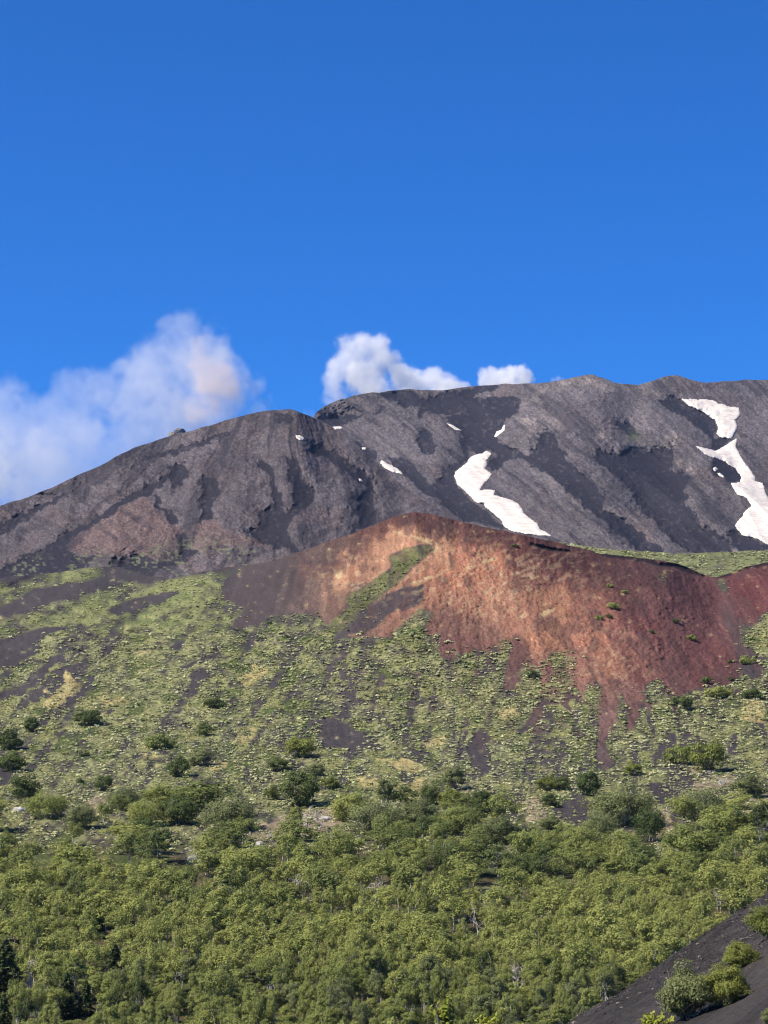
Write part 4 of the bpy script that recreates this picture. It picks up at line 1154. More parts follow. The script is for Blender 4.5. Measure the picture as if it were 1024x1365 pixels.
# ---------------------------------------------------------------- dead wood and pale rocks at the forest edge
def dead(seed, H, stems, spread):
    r = np.random.default_rng(seed); b = Bag()
    for s in range(stems):
        a = r.uniform(0, 6.28); top = np.array([math.cos(a) * spread * r.random(), math.sin(a) * spread * r.random(), H * r.uniform(0.7, 1)])
        t = np.linspace(0, 1, 8)[:, None]; foot = np.array([r.normal() * 0.3, r.normal() * 0.3, -0.3])
        P = foot * (1 - t) + top * t + np.sin(np.pi * t) * r.normal(size=3) * 0.25
        rr = np.linspace(0.13, 0.03, 8); b.add(*tube(P, rr, 6))
        for j in range(7):
            i = int(r.integers(2, 7)); q = P[i] + np.array([r.normal(), r.normal(), abs(r.normal()) * 0.8]) * H * 0.2
            b.add(*limb(P[i], q, rr[i] * 0.7, 0.02, r, 0.2))
            for m in range(2):
                b.add(*limb(P[i] * 0.4 + q * 0.6, q + r.normal(size=3) * H * 0.1, 0.025, 0.012, r, 0.2, 4))
    return b.mesh('dead_tree')


DEADS = [dead(1, 5.5, 2, 1.2), dead(2, 4.5, 3, 2.6), dead(3, 2.2, 7, 3.2), dead(4, 6.0, 1, 0.5)]
for x, y, k, s, lab in DEADWOOD:
    Y = float(slope_Y(x, y)); o = link('dead_tree', DEADS[k], M_DEAD)
    o.location = at(x, y, Y).tolist(); o.rotation_euler = (0, 0, x * 1.7); o.scale = (s,) * 3
    tag(o, lab, 'dead tree', 'bleached dead trees in the forest')


def rock_mesh(seed, name):
    r = np.random.default_rng(seed)
    import bmesh
    bm = bmesh.new(); bmesh.ops.create_icosphere(bm, subdivisions=3, radius=1)
    V = np.array([v.co[:] for v in bm.verts]); d = V / np.linalg.norm(V, axis=1, keepdims=True)
    for _ in range(9):                      # chip flat faces
        nrm = r.normal(size=3); nrm /= np.linalg.norm(nrm); k = r.uniform(0.55, 0.85)
        h = V @ nrm; V = V - np.maximum(h - k, 0)[:, None] * nrm
    V = V + d * (0.12 * fbm3(d[:, 0] * 3, d[:, 1] * 3, d[:, 2] * 3, 3, seed))[:, None]
    for v, c in zip(bm.verts, V): v.co = c
    me = bpy.data.meshes.new(name); bm.to_mesh(me); bm.free()
    return me


ROCKS = [rock_mesh(s, 'boulder') for s in (1, 2, 3)]
for x, y, w, h, k, lab in [(26, 1080, 20, 8, 0, 'long pale boulder at the forest corner under the tall dark bush'), (256, 1146, 14, 9, 1, 'pale boulder in the gap by the white leaning dead wood'), (345, 1126, 16, 8, 2, 'whitish rock beside the fallen branches'), (434, 1092, 18, 7, 0, 'low pale rock behind the forked birch'), (500, 1196, 10, 7, 1, 'pale stone under the forked dead birch')]:
    Y = float(slope_Y(x, y)); o = link('boulder', ROCKS[k], M_ROCK); o.location = at(x, y, Y).tolist()
    s = Y / FPX / 2; o.scale = (w * s, w * s * 0.8, h * s * 1.4); o.rotation_euler = (0, 0, k * 1.1); tag(o, lab, 'rock', 'pale boulders at the forest edge')

# rock knob on the skyline of the left hill
Y = float(left_depth(np.array(240.0), np.array(577.0))) - 6
kn = rock_mesh(12, 'lava_outcrop'); o = link('lava_outcrop', kn, M_KNOB); o.location = at(240, 577, Y).tolist()
s = Y / FPX; o.scale = (9 * s, 8 * s, 6.5 * s); o.rotation_euler = (0.1, 0.15, 0.5)
tag(o, 'dark lava block on the skyline in front of the steam', 'rock')
kn = rock_mesh(15, 'lava_outcrop'); o = link('lava_outcrop', kn, M_DARKWOOD); o.location = at(230, 579.5, Y).tolist()
o.scale = (6 * s, 6 * s, 4 * s); tag(o, 'paler lava block against the dark skyline block', 'rock')

# ---------------------------------------------------------------- cushion plants: ground cover nobody could count
r3 = np.random.default_rng(77)
ring = 7
an = np.linspace(0, 2 * np.pi, ring, endpoint=False)
dome = [(math.cos(a) * 1.0, math.sin(a) * 1.0, -0.15) for a in an] + [(math.cos(a + .4) * 0.92, math.sin(a + .4) * 0.92, 0.42) for a in an] + [(math.cos(a) * 0.5, math.sin(a) * 0.5, 0.78) for a in an] + [(0, 0, 0.86)]
dome = np.array(dome)
df = []
for k in range(2):
    for i in range(ring):
        j = (i + 1) % ring
        df += [(k * ring + i, k * ring + j, (k + 1) * ring + j), (k * ring + i, (k + 1) * ring + j, (k + 1) * ring + i)]
for i in range(ring):
    df.append((2 * ring + i, 2 * ring + (i + 1) % ring, 3 * ring))
df = np.array(df)
N = 144000
x = r3.uniform(-220, 1244, N); y = 745 + (1140 - 745) * r3.random(N) ** 0.85
n2 = fbm2(x / 10, y / 6, 3, 92)
vv = look(m_vegb, x + 5 * n2, y + 3 * n2)
up = fbm2((x - np.clip((x - 560) / 400, -1, 1) * (y - 700) * 0.45) / 9, y / 75, 3, 118)
vv = np.maximum(vv, 0.55 * sstep(0.06, 0.5, look(blurred(m_veg, 20), x, y)) * sstep(0.05, 0.3, up) * (y > 800))
clump = fbm2(x / 34, y / 20, 3, 111)
p_keep = vv * np.clip(0.85 + 0.9 * clump, 0.2, 1) * (1 - 0.5 * look(m_straw, x, y))
ddx = np.where(x < 420, 0.75, np.where(x > 850, -0.2, 0.25))
streak = fbm2((x + (y - 900) * ddx) / 15, y / 85, 4, 117)
p_keep *= 1 - 0.75 * sstep(0.14, 0.36, streak) * sstep(1060, 1000, y)
p_keep *= np.where((x < 330) & (y < 845), 0.75, 1)
p_keep *= 0.3 + 0.7 * sstep(0.35, 0.92, look(blurred(m_veg, 8), x, y))
p_keep *= np.where(y > 1085, 0.35, 1)
top = np.interp(x, *np.array(SLOPE_TOP).T)
keep = (r3.random(N) < p_keep) & (y > top + 2)
x, y = x[keep], y[keep]
# thin out crowding
occ2 = {}; sel = []
for i in range(len(x)):
    c = (int(x[i] // 8), int(y[i] // 4)); ok = True
    md = 3.3 if y[i] > 840 else 2.8
    for a in (-1, 0, 1):
        for b in (-1, 0, 1):
            for j in occ2.get((c[0] + a, c[1] + b), ()):
                if ((x[i] - x[j]) / md) ** 2 + ((y[i] - y[j]) / (md * 0.6)) ** 2 < 1:
                    ok = False; break
            if not ok: break
        if not ok: break
    if ok:
        occ2.setdefault(c, []).append(i); sel.append(i)
x, y = x[sel], y[sel]
Yc = slope_Y(x, y)
sx = r3.uniform(640, 1130, 2600); stop_ = np.interp(sx, *np.array(SHOULDER_TOP).T); sbot = np.interp(sx, *np.array(SLOPE_TOP).T)
sy = stop_ + 1.0 + (sbot - stop_ + 4) * r3.random(len(sx))
sk = fbm2(sx / 20, sy / 6, 3, 115) > -0.12
sx, sy = sx[sk], sy[sk]
sY = shoulder_depth(sx, sy); sY = sY + shoulder_relief(sx, sy, sY)
x = np.concatenate([x, sx]); y = np.concatenate([y, sy]); Yc = np.concatenate([Yc, sY]); P = at(x, y, Yc)
size = (1.9 + 2.7 * r3.random(len(x)) ** 2.0) * Yc / FPX
size *= np.where(y < 840, 0.72, 1.0); size[-len(sx):] *= 0.95
tone = fbm2(x / 40, y / 22, 3, 113) + 0.35 * r3.normal(size=len(x))
base = mixc(np.tile(alb((180, 180, 134)), (len(x), 1)), np.tile(alb((155, 160, 104)), (len(x), 1)), sstep(-0.2, 0.6, tone))
base = mixc(base, np.tile(alb((182, 178, 130)), (len(x), 1)), sstep(0.2, 0.7, fbm2(x / 28, y / 16, 3, 114) + 0.3 * r3.normal(size=len(x))))
base = mixc(base, np.tile(alb((122, 134, 82)), (len(x), 1)), (r3.random(len(x)) < 0.14) * 0.8)
base = mixc(base, np.tile(alb((122, 134, 82)), (len(x), 1)), look(m_strip, x, y) * 0.85)
base = base * 1.42 * (1 + 0.2 * r3.normal(size=(len(x), 1)))
K = 26                                   # each cushion: a low dome of small leaf sprays
ph = r3.uniform(0, 6.28, (len(x), K)); rr = np.sqrt(r3.random((len(x), K))) * (0.75 + 0.5 * r3.random((len(x), 1)))
ex = r3.uniform(0.8, 1.35, len(x))[:, None]; rot = r3.uniform(0, 6.28, len(x))[:, None]
lx = np.cos(ph) * rr * ex; ly = np.sin(ph) * rr / ex
hgt = r3.uniform(0.45, 0.8, len(x))[:, None]
lz = np.sqrt(np.clip(1.08 - rr ** 2, 0.03, 1)) * hgt * r3.uniform(0.75, 1.1, (len(x), K))
cx_ = (lx * np.cos(rot) - ly * np.sin(rot)) * size[:, None]; cy_ = (lx * np.sin(rot) + ly * np.cos(rot)) * size[:, None]
Cc = np.stack([cx_, cy_, lz * size[:, None]], -1) + P[:, None]
Nn = np.stack([cx_ / size[:, None] * 0.8, cy_ / size[:, None] * 0.8, 0.95 + 0 * lz], -1) + r3.normal(size=(len(x), K, 3)) * 0.2
V, F = leaf_cards(Cc.reshape(-1, 3), Nn.reshape(-1, 3), np.repeat(size * 0.34, K)[:, None], 0.8, r3)
C = np.repeat((np.clip(base, 0.02, 0.8)[:, None] * r3.uniform(0.85, 1.15, (len(x), K, 1))).reshape(-1, 3), 4, 0)
cush = link('cushion_plants', mesh_from('cushion_plants', V, F, False, C), M_CUSH)
tag(cush, 'pale grey-green cushion plants covering the slope below the red cone', 'ground cover', None, 'stuff')

# ---------------------------------------------------------------- near cinder bank
E_px = np.array([(640, 1443), (700, 1404), (768, 1359), (790, 1345), (813, 1330), (840, 1312), (868, 1292), (888, 1279), (904, 1268), (910, 1262), (925, 1253), (943, 1240), (965, 1226), (983, 1214), (1005, 1201), (1024, 1189), (1100, 1141), (1200, 1078)], float)
E_Y = np.interp(E_px[:, 0], [640, 768, 1024, 1200], [74, 85, 110, 130])
E3 = at(E_px[:, 0], E_px[:, 1], E_Y)
tt = np.concatenate([np.linspace(0, 0.15, 20), np.linspace(0.15, 0.86, 420)[1:], np.linspace(0.86, 1, 12)[1:]])
si = np.linspace(0, 1, len(E3))
arc = np.concatenate([[0], np.cumsum(np.linalg.norm(np.diff(E3, axis=0), axis=1))]); arc /= arc[-1]
edge = np.stack([np.interp(tt, arc, E3[:, k]) for k in range(3)], -1)
d0 = edge[0] - edge[12]; d1 = edge[-1] - edge[-6]
ext0 = np.stack([edge[0] + d0 / np.linalg.norm(d0) * s for s in (110, 70, 40, 20, 8)]); ext1 = np.stack([edge[-1] + d1 / np.linalg.norm(d1) * s for s in (10, 30, 80)])
edge = np.concatenate([ext0, edge, ext1])
us = np.concatenate([[-60, -30, -15, -8, -4, -2, -1, -0.5, -0.2], np.arange(0, 16, 0.07), np.arange(16, 40, 1.5), [50, 70, 110]])
UG, SG = np.meshgrid(us, np.arange(len(edge)))
BP = np.zeros(UG.shape + (3,))
pos = np.maximum(UG, 0); neg = np.minimum(UG, 0)
BP[..., 0] = edge[SG, 0] + 0.906 * UG
BP[..., 1] = edge[SG, 1] - 0.42 * UG
BP[..., 2] = edge[SG, 2] + 0.425 * pos + 0.75 * neg
nz = 0.10 * fbm2(BP[..., 0] / 0.9, BP[..., 1] / 2.2, 4, 131) + 0.22 * fbm2(BP[..., 0] / 3.5, BP[..., 1] / 7, 3, 132) + 0.05 * fbm2(BP[..., 0] / 0.25, BP[..., 1] / 0.4, 3, 133)
nz = nz + 0.06 * fbm2(UG * 1.6, SG / 60.0, 3, 138); nz = nz * np.clip(0.7 + np.abs(UG), 0, 1)
BP[..., 2] += nz
n1 = fbm2(BP[..., 0] / 1.5, BP[..., 1] / 4, 4, 134); n2 = fbm2(BP[..., 0] / 0.4, BP[..., 1] / 0.8, 3, 135)
bc = alb((68, 65, 63)) * (1 + 0.3 * n1 + 0.35 * n2)[..., None] * (0.8 + 0.4 * r3.random(UG.shape))[..., None]
bc = mixc(bc, alb((88, 80, 76)), sstep(3.0, 6.5, UG + 2.5 * n1) * sstep(-0.2, 0.4, n1 + 0.1) * 0.6)
bc = bc * (1 + 0.28 * fbm2(UG * 1.3 + 0.3 * n1, SG / 70.0, 4, 137))[..., None]
nr, nc = UG.shape
bank = link('slope', mesh_from('slope', BP.reshape(-1, 3), grid_faces(nr, nc), True, np.clip(bc, 0.01, 0.6).reshape(-1, 3)), M_BANK)
tag(bank, kind='structure')
_bv = BP.reshape(-1, 3)
_bu = _bv[:, :2] / np.maximum(_bv[:, 1:2], 1)


def bank_project():
    P = BP; y = P[..., 1]; dz = P[..., 2] / y
    # invert the camera: u = (dz*CP - SP)/(CP + dz*SP)
    u = (dz * CP - SP) / (CP + dz * SP)
    fw = CP * 1.0 + dz * SP
    return 512 + FPX * (P[..., 0] / y) / fw, 682.5 - FPX * u


bpx, bpy_ = bank_project()
ok_b = UG >= 0


def on_bank(px, py):
    d = np.where(ok_b, (bpx - px) ** 2 + (bpy_ - py) ** 2, 1e12)
    return BP.reshape(-1, 3)[np.argmin(d)]


# stones on the bank
sb = Bag(); rs = [rock_mesh(30 + i, 'stone') for i in range(4)]
rsv = []
for me in rs:
    v = np.zeros(len(me.vertices) * 3); me.vertices.foreach_get('co', v)
    f = np.zeros(len(me.polygons) * 3, int); me.polygons.foreach_get('vertices', f); rsv.append((v.reshape(-1, 3), f.reshape(-1, 3)))
import bmesh
def small_rock(seed):
    r = np.random.default_rng(seed); bm = bmesh.new(); bmesh.ops.create_icosphere(bm, subdivisions=1, radius=1)
    V = np.array([v.co[:] for v in bm.verts]) * r.uniform(0.7, 1.25, (len(bm.verts), 1)) * np.array([1, .8, .6])
    F = np.array([[v.index for v in f.verts] for f in bm.faces]); bm.free(); return V, F
SR = [small_rock(i) for i in range(6)]
for me in rs: bpy.data.meshes.remove(me)
vis = np.argwhere(ok_b & (UG < 15) & (bpx > 700) & (bpx < 1090) & (bpy_ < 1420) & (bpy_ > 1100))
for k in r3.choice(len(vis), 9000):
    i, j = vis[k]; p = BP[i, j] + np.array([r3.normal() * .05, r3.normal() * .05, 0])
    v, f = SR[int(r3.integers(0, 6))]; s = 0.018 + 0.03 * r3.random() ** 3 + 0.07 * (r3.random() > 0.985)
    a = r3.uniform(0, 6.28); ca_, sa_ = math.cos(a), math.sin(a)
    q = np.stack([v[:, 0] * ca_ - v[:, 1] * sa_, v[:, 0] * sa_ + v[:, 1] * ca_, v[:, 2]], -1) * s + p
    t = r3.random(); c = alb((80, 74, 74)) if t < 0.7 else alb((112, 98, 94)) if t < 0.93 else alb((168, 150, 138))
    sb.add(q, f, np.tile(c * r3.uniform(0.8, 1.2), (len(v), 1)))
tag(link('gravel', sb.mesh('gravel', False), M_BANK), 'loose dark lava stones strewn over the near cinder bank', 'gravel', None, 'stuff')

# bushes on the bank and leaf tips at the bottom edge
NEARB = []
for i in range(3):
    W, H = 2.6, 1.9
    cm, cen = crown_mesh('foliage', 500 + i, W, H, 0.0, 95, 13000, 0.048, 0.9, 0.4)
    NEARB.append((cm, wood_mesh('stems', 90 + i, H, cen, 0.03, 6, 0.7, 8), W, H))
for i, (x, y, w, h, M, lab) in enumerate([
    (922, 1366, 84, 72, M_LEAF_OLIVE, 'olive bush with dead grey twigs on the near cinder bank, the larger of two touching'),
    (973, 1349, 58, 52, M_LEAF_GOLD, 'fresh green bush touching the larger olive one on the cinder bank'),
    (988, 1290, 46, 34, M_LEAF_GOLD, 'small yellow-green bush alone on the cinder bank'),
    (1030, 1248, 58, 46, M_LEAF_GOLD, 'leafy bush highest on the cinder bank, cut by the frame edge'),
    (1026, 1372, 24, 22, M_LEAF_OLIVE, 'small brownish bush at the bottom corner of the cinder bank')]):
    p = on_bank(x, y); s = p[1] / FPX
    e = plant('bush', NEARB, i, p, w * s * 1.05, h * s * 1.05, lab, 'bush', 'bushes on the near cinder bank', M, M_DARKWOOD)
# dead twigs inside the olive bush
tw = Bag(); r4 = np.random.default_rng(5)
for k in range(26):
    a = r4.uniform(0, 6.28); q = np.array([math.cos(a) * r4.uniform(.2, .9), math.sin(a) * r4.uniform(.2, .9), r4.uniform(0.15, 0.9)])
    tw.add(*limb(q * 0.2, q, 0.016, 0.005, r4, 0.2))
p = on_bank(918, 1362); o = link('dead_branches', tw.mesh('dead_branches'), M_BARK); o.location = p.tolist()
tag(o, 'grey dead branches showing low in the olive bush on the bank', 'dead wood')
p1, p2 = on_bank(985, 1257), on_bank(1030, 1226)
b_ = Bag(); b_.add(*limb(p1 + np.array([0, 0, .1]), p2 + np.array([0, 0, .25]), 0.02, 0.04, r4, 0.03, 10))
for k in range(5):
    q = p1 * (1 - k / 6) + p2 * k / 6; b_.add(*limb(q + np.array([0, 0, .15]), q + r4.normal(size=3) * 0.5 + np.array([0, 0, .3]), 0.012, 0.006, r4, 0.1))
tag(link('fallen_log', b_.mesh('fallen_log'), M_DARKWOOD), 'grey log lying under the highest bush on the cinder bank', 'log')


def sapling(name, top_px, top_py, Y, label, W, H, stem):
    p = at(top_px, top_py, Y); foot = np.array([p[0], p[1], p[2] - stem])
    r = np.random.default_rng(int(top_px)); C, N = [], []; b = Bag()
    mid = foot + np.array([0.1, 0, stem * 0.6])
    tips = [p + np.array([r.normal() * W * .4, r.normal() * W * .3, -abs(r.normal()) * H * .35]) for _ in range(9)] + [p]
    hub = p - np.array([0, 0, H * 1.1])
    b.add(*limb(foot, hub, 0.05, 0.025, r, 0.02, 8))
    for q in tips:
        b.add(*limb(hub, q, 0.015, 0.004, r, 0.1))
        for k in range(22):
            t = r.uniform(0.35, 1.02); C.append(hub * (1 - t) + q * t + r.normal(size=3) * 0.035); N.append(r.normal(size=3) * 0.8 + np.array([-0.2, -0.5, 0.8]))
    C = np.array(C) - foot; V, F = leaf_cards(C, np.array(N), 0.036, 0.5, r)
    t = np.repeat(r.random(len(C)), 4)
    e = empty(name, foot); tag(e, label, 'sapling', 'saplings whose tips reach into the bottom edge')
    link('leaves', mesh_from('leaves', V, F, False, np.stack([t] * 3, -1)), M_LEAF_NEAR, e)
    me = b.mesh('stem'); me.transform(__import__('mathutils').Matrix.Translation([-float(v) for v in foot])); link('stem', me, M_DARKWOOD, e)


sapling('sapling', 597, 1332, 26.0, 'bright yellow-green leafy sapling tip in front of the forest', 0.24, 0.34, 6.2)
sapling('sapling', 650, 1360, 27.0, 'few bright sapling leaves beside the taller sapling tip', 0.25, 0.12, 6.0)
sapling('sapling', 868, 1355, 25.0, 'pale-leaved sapling tip in front of the cinder bank', 0.24, 0.16, 4.5)

# ---------------------------------------------------------------- steam
def steam(name, label, balls, Y, dens, colour, vox, depth_k=1.0, seed=0, edge=(0.25, 0.75), amp=0.6, nscale=34.0, parent=None, warp=26.0):
    """balls: (px, py, r px, strength) in the photo at depth Y; built as a real volume with a density grid."""
    k = Y / FPX
    B = np.array([[*(at(b[0], b[1], Y + (b[4] if len(b) > 4 else 0))), b[2] * k, b[3]] for b in balls])
    lo = (B[:, :3] - B[:, 3:4] * 1.35).min(0); hi = (B[:, :3] + B[:, 3:4] * 1.35).max(0)
    nx, ny, nz_ = [max(8, int(math.ceil((hi[i] - lo[i]) / vox))) for i in range(3)]
    hi = lo + np.array([nx, ny, nz_]) * vox
    xs = lo[0] + (np.arange(nx) + 0.5) * vox; ys = lo[1] + (np.arange(ny) + 0.5) * vox; zs = lo[2] + (np.arange(nz_) + 0.5) * vox
    Xg, Yg, Zg = np.meshgrid(xs, ys, zs, indexing='ij')
    w1 = fbm3(Xg / 60, Yg / 60, Zg / 60, 3, seed + 1); w2 = fbm3(Xg / 60, Yg / 60, Zg / 60, 3, seed + 2)
    Xw = Xg + warp * w1; Zw = Zg + warp * w2
    f = np.zeros(Xg.shape, np.float32); st = np.zeros(Xg.shape, np.float32); wt = np.full(Xg.shape, 1e-4, np.float32)
    for b in B:
        d = np.sqrt((Xw - b[0]) ** 2 + ((Yg - b[1]) / depth_k) ** 2 + (Zw - b[2]) ** 2) / b[3]
        g_ = np.clip(1.25 - d, 0, 1).astype(np.float32)
        f = np.maximum(f, g_) + 0.15 * np.minimum(f, g_); st += g_ ** 2 * b[4]; wt += g_ ** 2
    bill = fbm3(Xg / nscale, Yg / nscale, Zg / nscale, 5, seed + 3, 0.55)
    bill2 = 1 - np.abs(fbm3(Xg / (nscale * .6), Yg / (nscale * .6), Zg / (nscale * .6), 4, seed + 5, 0.55)) * 2.2
    d = f + amp * bill + 0.26 * (bill2 - 0.6)
    d = sstep(edge[0], edge[1], d) * (st / wt) * (f > 0.02)
    bd = 3
    for ax in range(3):
        n_ = d.shape[ax]; w = np.clip(np.minimum(np.arange(n_), n_ - 1 - np.arange(n_)) / bd, 0, 1)
        d = d * w.reshape([-1 if a == ax else 1 for a in range(3)])
    me = bpy.data.meshes.new(name); me.vertices.add(d.size)
    co = np.stack([Xg, Yg, Zg], -1).reshape(-1, 3).astype(np.float32); me.vertices.foreach_set('co', co.ravel())
    a = me.attributes.new('dens', 'FLOAT', 'POINT'); a.data.foreach_set('value', d.astype(np.float32).ravel())
    m, nt, out = node_mat(name + '_volume')
    pv = nt.nodes.new('ShaderNodeVolumePrincipled'); pv.inputs['Color'].default_value = (*colour, 1)
    pv.inputs['Density'].default_value = dens; pv.inputs['Anisotropy'].default_value = 0.0
    nt.links.new(pv.outputs[0], out.inputs['Volume'])
    m.cycles.volume_sampling = 'DISTANCE' if False else 'MULTIPLE_IMPORTANCE'
    ng = bpy.data.node_groups.new(name + '_grid', 'GeometryNodeTree')
    ng.interface.new_socket('Geometry', in_out='INPUT', socket_type='NodeSocketGeometry'); ng.interface.new_socket('Geometry', in_out='OUTPUT', socket_type='NodeSocketGeometry')
    N_ = ng.nodes; L = ng.links
    gi = N_.new('NodeGroupInput'); go = N_.new('NodeGroupOutput')
    vc = N_.new('GeometryNodeVolumeCube'); vc.inputs['Min'].default_value = lo.tolist(); vc.inputs['Max'].default_value = hi.tolist()
    vc.inputs['Resolution X'].default_value = nx; vc.inputs['Resolution Y'].default_value = ny; vc.inputs['Resolution Z'].default_value = nz_
    pos = N_.new('GeometryNodeInputPosition')
    sub = N_.new('ShaderNodeVectorMath'); sub.operation = 'SUBTRACT'; sub.inputs[1].default_value = lo.tolist()
    div = N_.new('ShaderNodeVectorMath'); div.operation = 'SCALE'; div.inputs['Scale'].default_value = 1 / vox
    L.new(pos.outputs[0], sub.inputs[0]); L.new(sub.outputs[0], div.inputs[0])
    sep = N_.new('ShaderNodeSeparateXYZ'); L.new(div.outputs[0], sep.inputs[0])
    terms = []
    for ax, (n_, stride) in enumerate(((nx, ny * nz_), (ny, nz_), (nz_, 1))):
        fl = N_.new('ShaderNodeMath'); fl.operation = 'FLOOR'; L.new(sep.outputs[ax], fl.inputs[0])
        cl = N_.new('ShaderNodeClamp'); cl.inputs[1].default_value = 0; cl.inputs[2].default_value = n_ - 1; L.new(fl.outputs[0], cl.inputs[0])
        ci = N_.new('FunctionNodeFloatToInt'); L.new(cl.outputs[0], ci.inputs[0])
        mi = N_.new('FunctionNodeIntegerMath'); mi.operation = 'MULTIPLY'; mi.inputs[1].default_value = stride; L.new(ci.outputs[0], mi.inputs[0])
        terms.append(mi)
    s1 = N_.new('FunctionNodeIntegerMath'); s1.operation = 'ADD'; L.new(terms[0].outputs[0], s1.inputs[0]); L.new(terms[1].outputs[0], s1.inputs[1])
    s2 = N_.new('FunctionNodeIntegerMath'); s2.operation = 'ADD'; L.new(s1.outputs[0], s2.inputs[0]); L.new(terms[2].outputs[0], s2.inputs[1])
    na = N_.new('GeometryNodeInputNamedAttribute'); na.data_type = 'FLOAT'; na.inputs['Name'].default_value = 'dens'
    si_ = N_.new('GeometryNodeSampleIndex'); si_.data_type = 'FLOAT'; si_.domain = 'POINT'
    oi_ = N_.new('GeometryNodeObjectInfo'); oi_.transform_space = 'ORIGINAL'; L.new(oi_.outputs['Geometry'], si_.inputs['Geometry']); L.new(na.outputs[0], si_.inputs['Value']); L.new(s2.outputs[0], si_.inputs['Index'])
    L.new(si_.outputs[0], vc.inputs['Density'])
    sm = N_.new('GeometryNodeSetMaterial'); sm.inputs['Material'].default_value = m
    L.new(vc.outputs[0], sm.inputs[0]); L.new(sm.outputs[0], go.inputs[0])
    data = bpy.data.objects.new(name + '_data', me)
    vol = bpy.data.volumes.new(name); o = bpy.data.objects.new(name, vol); COL.objects.link(o); vol.materials.append(m)
    if parent is not None: o.parent = parent
    oi_.inputs['Object'].default_value = data
    md = o.modifiers.new('grid', 'NODES'); md.node_group = ng
    if label: tag(o, label, 'steam', 'steam clouds rising from the craters')
    return o


P1 = [(352, 532, 22, 0.55), (335, 510, 24, 0.7), (318, 500, 28, 0.8), (300, 520, 34, 0.9), (292, 478, 34, 0.8), (270, 500, 38, 0.9), (268, 458, 30, 0.7), (240, 440, 28, 0.55), (220, 432, 20, 0.45), (240, 480, 40, 0.7), (215, 468, 34, 0.5), (200, 505, 48, 0.6), (170, 500, 34, 0.45), (235, 535, 50, 0.8), (180, 550, 55, 0.55), (140, 530, 48, 0.42), (110, 550, 50, 0.40), (120, 600, 55, 0.45), (75, 560, 42, 0.36), (60, 610, 60, 0.5), (20, 600, 60, 0.6), (0, 640, 60, 0.8), (-30, 570, 60, 0.5), (-5, 540, 38, 0.35), (-60, 620, 80, 0.6), (-110, 580, 80, 0.5), (-90, 680, 80, 0.6), (215, 570, 45, 0.6), (170, 600, 50, 0.5), (120, 630, 50, 0.45), (60, 660, 60, 0.5), (260, 560, 40, 0.8), (310, 550, 30, 0.7), (345, 548, 18, 0.7), (362, 545, 14, 0.5), (230, 578, 34, 0.7), (280, 565, 30, 0.8), (80, 640, 45, 0.5), (30, 660, 50, 0.6), (45, 570, 50, 0.42), (90, 525, 36, 0.32), (10, 560, 45, 0.4)]
plume = steam('steam_plume', 'largest white steam plume drifting left behind the nearer dark slope, tinged pink', P1, 2700.0, 0.018, (0.999, 0.975, 0.93), 2.3, 1.0, 3, (0.30, 0.8), 0.9, 34.0)
P1b = [(285, 540, 22, 0.8), (280, 515, 24, 0.9), (292, 495, 20, 0.8), (272, 485, 20, 0.8), (262, 465, 16, 0.6), (300, 520, 20, 0.9), (262, 548, 18, 0.8)]
steam('ash_column', None, P1b, 2660.0, 0.03, (0.99, 0.84, 0.74), 3.0, 1.0, 13, (0.25, 0.95), 0.8, 36.0, plume)
P2 = [(450, 518, 20, 0.55), (455, 498, 20, 0.7), (470, 478, 22, 0.8), (490, 466, 20, 0.9), (510, 466, 19, 0.9), (520, 482, 24, 0.9), (500, 500, 26, 0.8), (505, 490, 22, 0.7), (485, 505, 24, 0.8), (540, 500, 24, 1), (560, 505, 20, 1), (580, 505, 20, 1), (600, 512, 18, 1), (616, 514, 12, 1), (500, 530, 30, 0.9), (545, 530, 30, 1), (590, 530, 26, 1), (440, 535, 16, 0.4)]
steam('steam_plume', 'white steam cloud with a billowing top behind the middle of the summit ridge', P2, 3500.0, 0.045, (0.998, 0.975, 0.94), 2.6, 1.0, 23, (0.26, 0.72), 0.7, 24.0)
P3 = [(646, 508, 11, 1), (645, 499, 9, 1), (655, 497, 10, 1), (666, 500, 13, 1), (680, 497, 12, 1), (693, 498, 12, 1), (703, 503, 10, 1), (710, 509, 6, 1), (675, 515, 22, 1), (655, 512, 16, 1), (695, 512, 16, 1)]
steam('steam_plume', 'small low steam cloud on the ridge to one side of the billowing one', P3, 3500.0, 0.07, (0.998, 0.978, 0.945), 2.0, 1.0, 33, (0.24, 0.7), 0.5, 14.0, None, 6.0)
P4 = [(737, 507, 5, 0.8), (743, 506, 5, 1), (749, 507, 4, 0.8)]
steam('steam_plume', 'tiny wisp of steam next to the first summit knob', P4, 3500.0, 0.03, (0.99, 0.99, 0.99), 1.5, 1.0, 43, (0.2, 0.8), 0.4, 10.0, None, 3.0)
P5 = [(400, 553, 9, 0.4), (412, 556, 8, 0.35), (392, 552, 7, 0.3)]
steam('steam_plume', 'faint steam wisp in the notch between the two slopes', P5, 2700.0, 0.02, (0.99, 0.99, 0.99), 2.0, 1.0, 53, (0.2, 0.9), 0.5, 18.0)

# ---------------------------------------------------------------- haze
HAZE = 1.7e-5
bmh = bmesh.new(); bmesh.ops.create_cube(bmh, size=1)
meh = bpy.data.meshes.new('haze'); bmh.to_mesh(meh); bmh.free()
mh, nth, outh = node_mat('haze_air')
pvh = nth.nodes.new('ShaderNodeVolumePrincipled'); pvh.inputs['Color'].default_value = (0.42, 0.62, 1.0, 1); pvh.inputs['Density'].default_value = HAZE; pvh.inputs['Anisotropy'].default_value = 0.2
nth.links.new(pvh.outputs[0], outh.inputs['Volume'])
hz_ = link('haze', meh, mh); hz_.location = (0, 0, 420); hz_.scale = (91000, 91000, 980)
tag(hz_, kind='stuff')

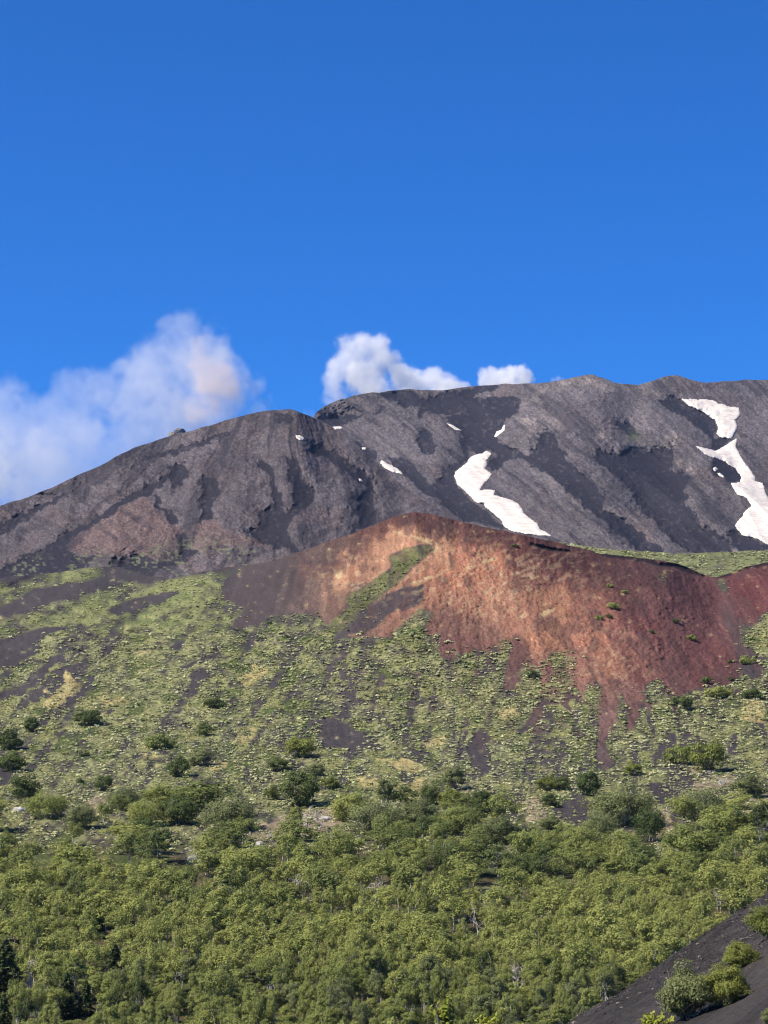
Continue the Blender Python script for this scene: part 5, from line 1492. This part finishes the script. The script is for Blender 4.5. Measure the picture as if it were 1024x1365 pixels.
# ---------------------------------------------------------------- light, sky, camera
SUN_EL, SUN_AZ = R(49), R(-112)          # azimuth clockwise from the view direction: from the left, a little behind the camera
w = bpy.data.worlds.new('World'); SC.world = w; w.use_nodes = True
nt = w.node_tree; bg = nt.nodes['Background']
sky = nt.nodes.new('ShaderNodeTexSky'); sky.sky_type = 'NISHITA'; sky.sun_disc = False
sky.sun_elevation = SUN_EL; sky.sun_rotation = SUN_AZ
sky.altitude = 2200; sky.air_density = 1.0; sky.dust_density = 0.15; sky.ozone_density = 3.5
hs = nt.nodes.new('ShaderNodeMix'); hs.data_type = 'RGBA'; hs.blend_type = 'MULTIPLY'; hs.inputs[0].default_value = 1.0; hs.inputs[7].default_value = (0.085, 0.405, 0.825, 1)
nt.links.new(sky.outputs[0], hs.inputs[6]); nt.links.new(hs.outputs[2], bg.inputs['Color'])
bg.inputs['Strength'].default_value = 0.12
sl = bpy.data.lights.new('sun', 'SUN'); sl.energy = 5.0; sl.angle = R(0.5); sl.color = (1.0, 0.935, 0.83)
so = bpy.data.objects.new('sun', sl); COL.objects.link(so)
dirv = np.array([math.sin(SUN_AZ) * math.cos(SUN_EL), math.cos(SUN_AZ) * math.cos(SUN_EL), math.sin(SUN_EL)])
import mathutils
so.rotation_euler = mathutils.Vector((-dirv).tolist()).to_track_quat('-Z', 'Y').to_euler()
so.location = (dirv * 200).tolist()

cam = bpy.data.cameras.new('camera'); co_ = bpy.data.objects.new('camera', cam); COL.objects.link(co_)
co_.location = (0, 0, 0); co_.rotation_euler = (R(90) + PITCH, 0, 0)
cam.sensor_fit = 'VERTICAL'; cam.sensor_height = 24; cam.lens = 24 * FPX / 1365.0
cam.clip_start = 0.5; cam.clip_end = 200000
SC.camera = co_
SC.view_settings.view_transform = 'Standard'; SC.view_settings.look = 'None'
SC.view_settings.exposure = 0.75; SC.view_settings.gamma = 1.0; SC.view_settings.use_curve_mapping = False
cy = SC.cycles
cy.max_bounces = 10; cy.diffuse_bounces = 3; cy.glossy_bounces = 1; cy.transmission_bounces = 3; cy.volume_bounces = 6; cy.transparent_max_bounces = 8
cy.volume_step_rate = 2.0; cy.volume_max_steps = 256
cy.use_denoising = DENOISE
cy.pixel_filter_type = 'BLACKMAN_HARRIS'; cy.filter_width = 1.15
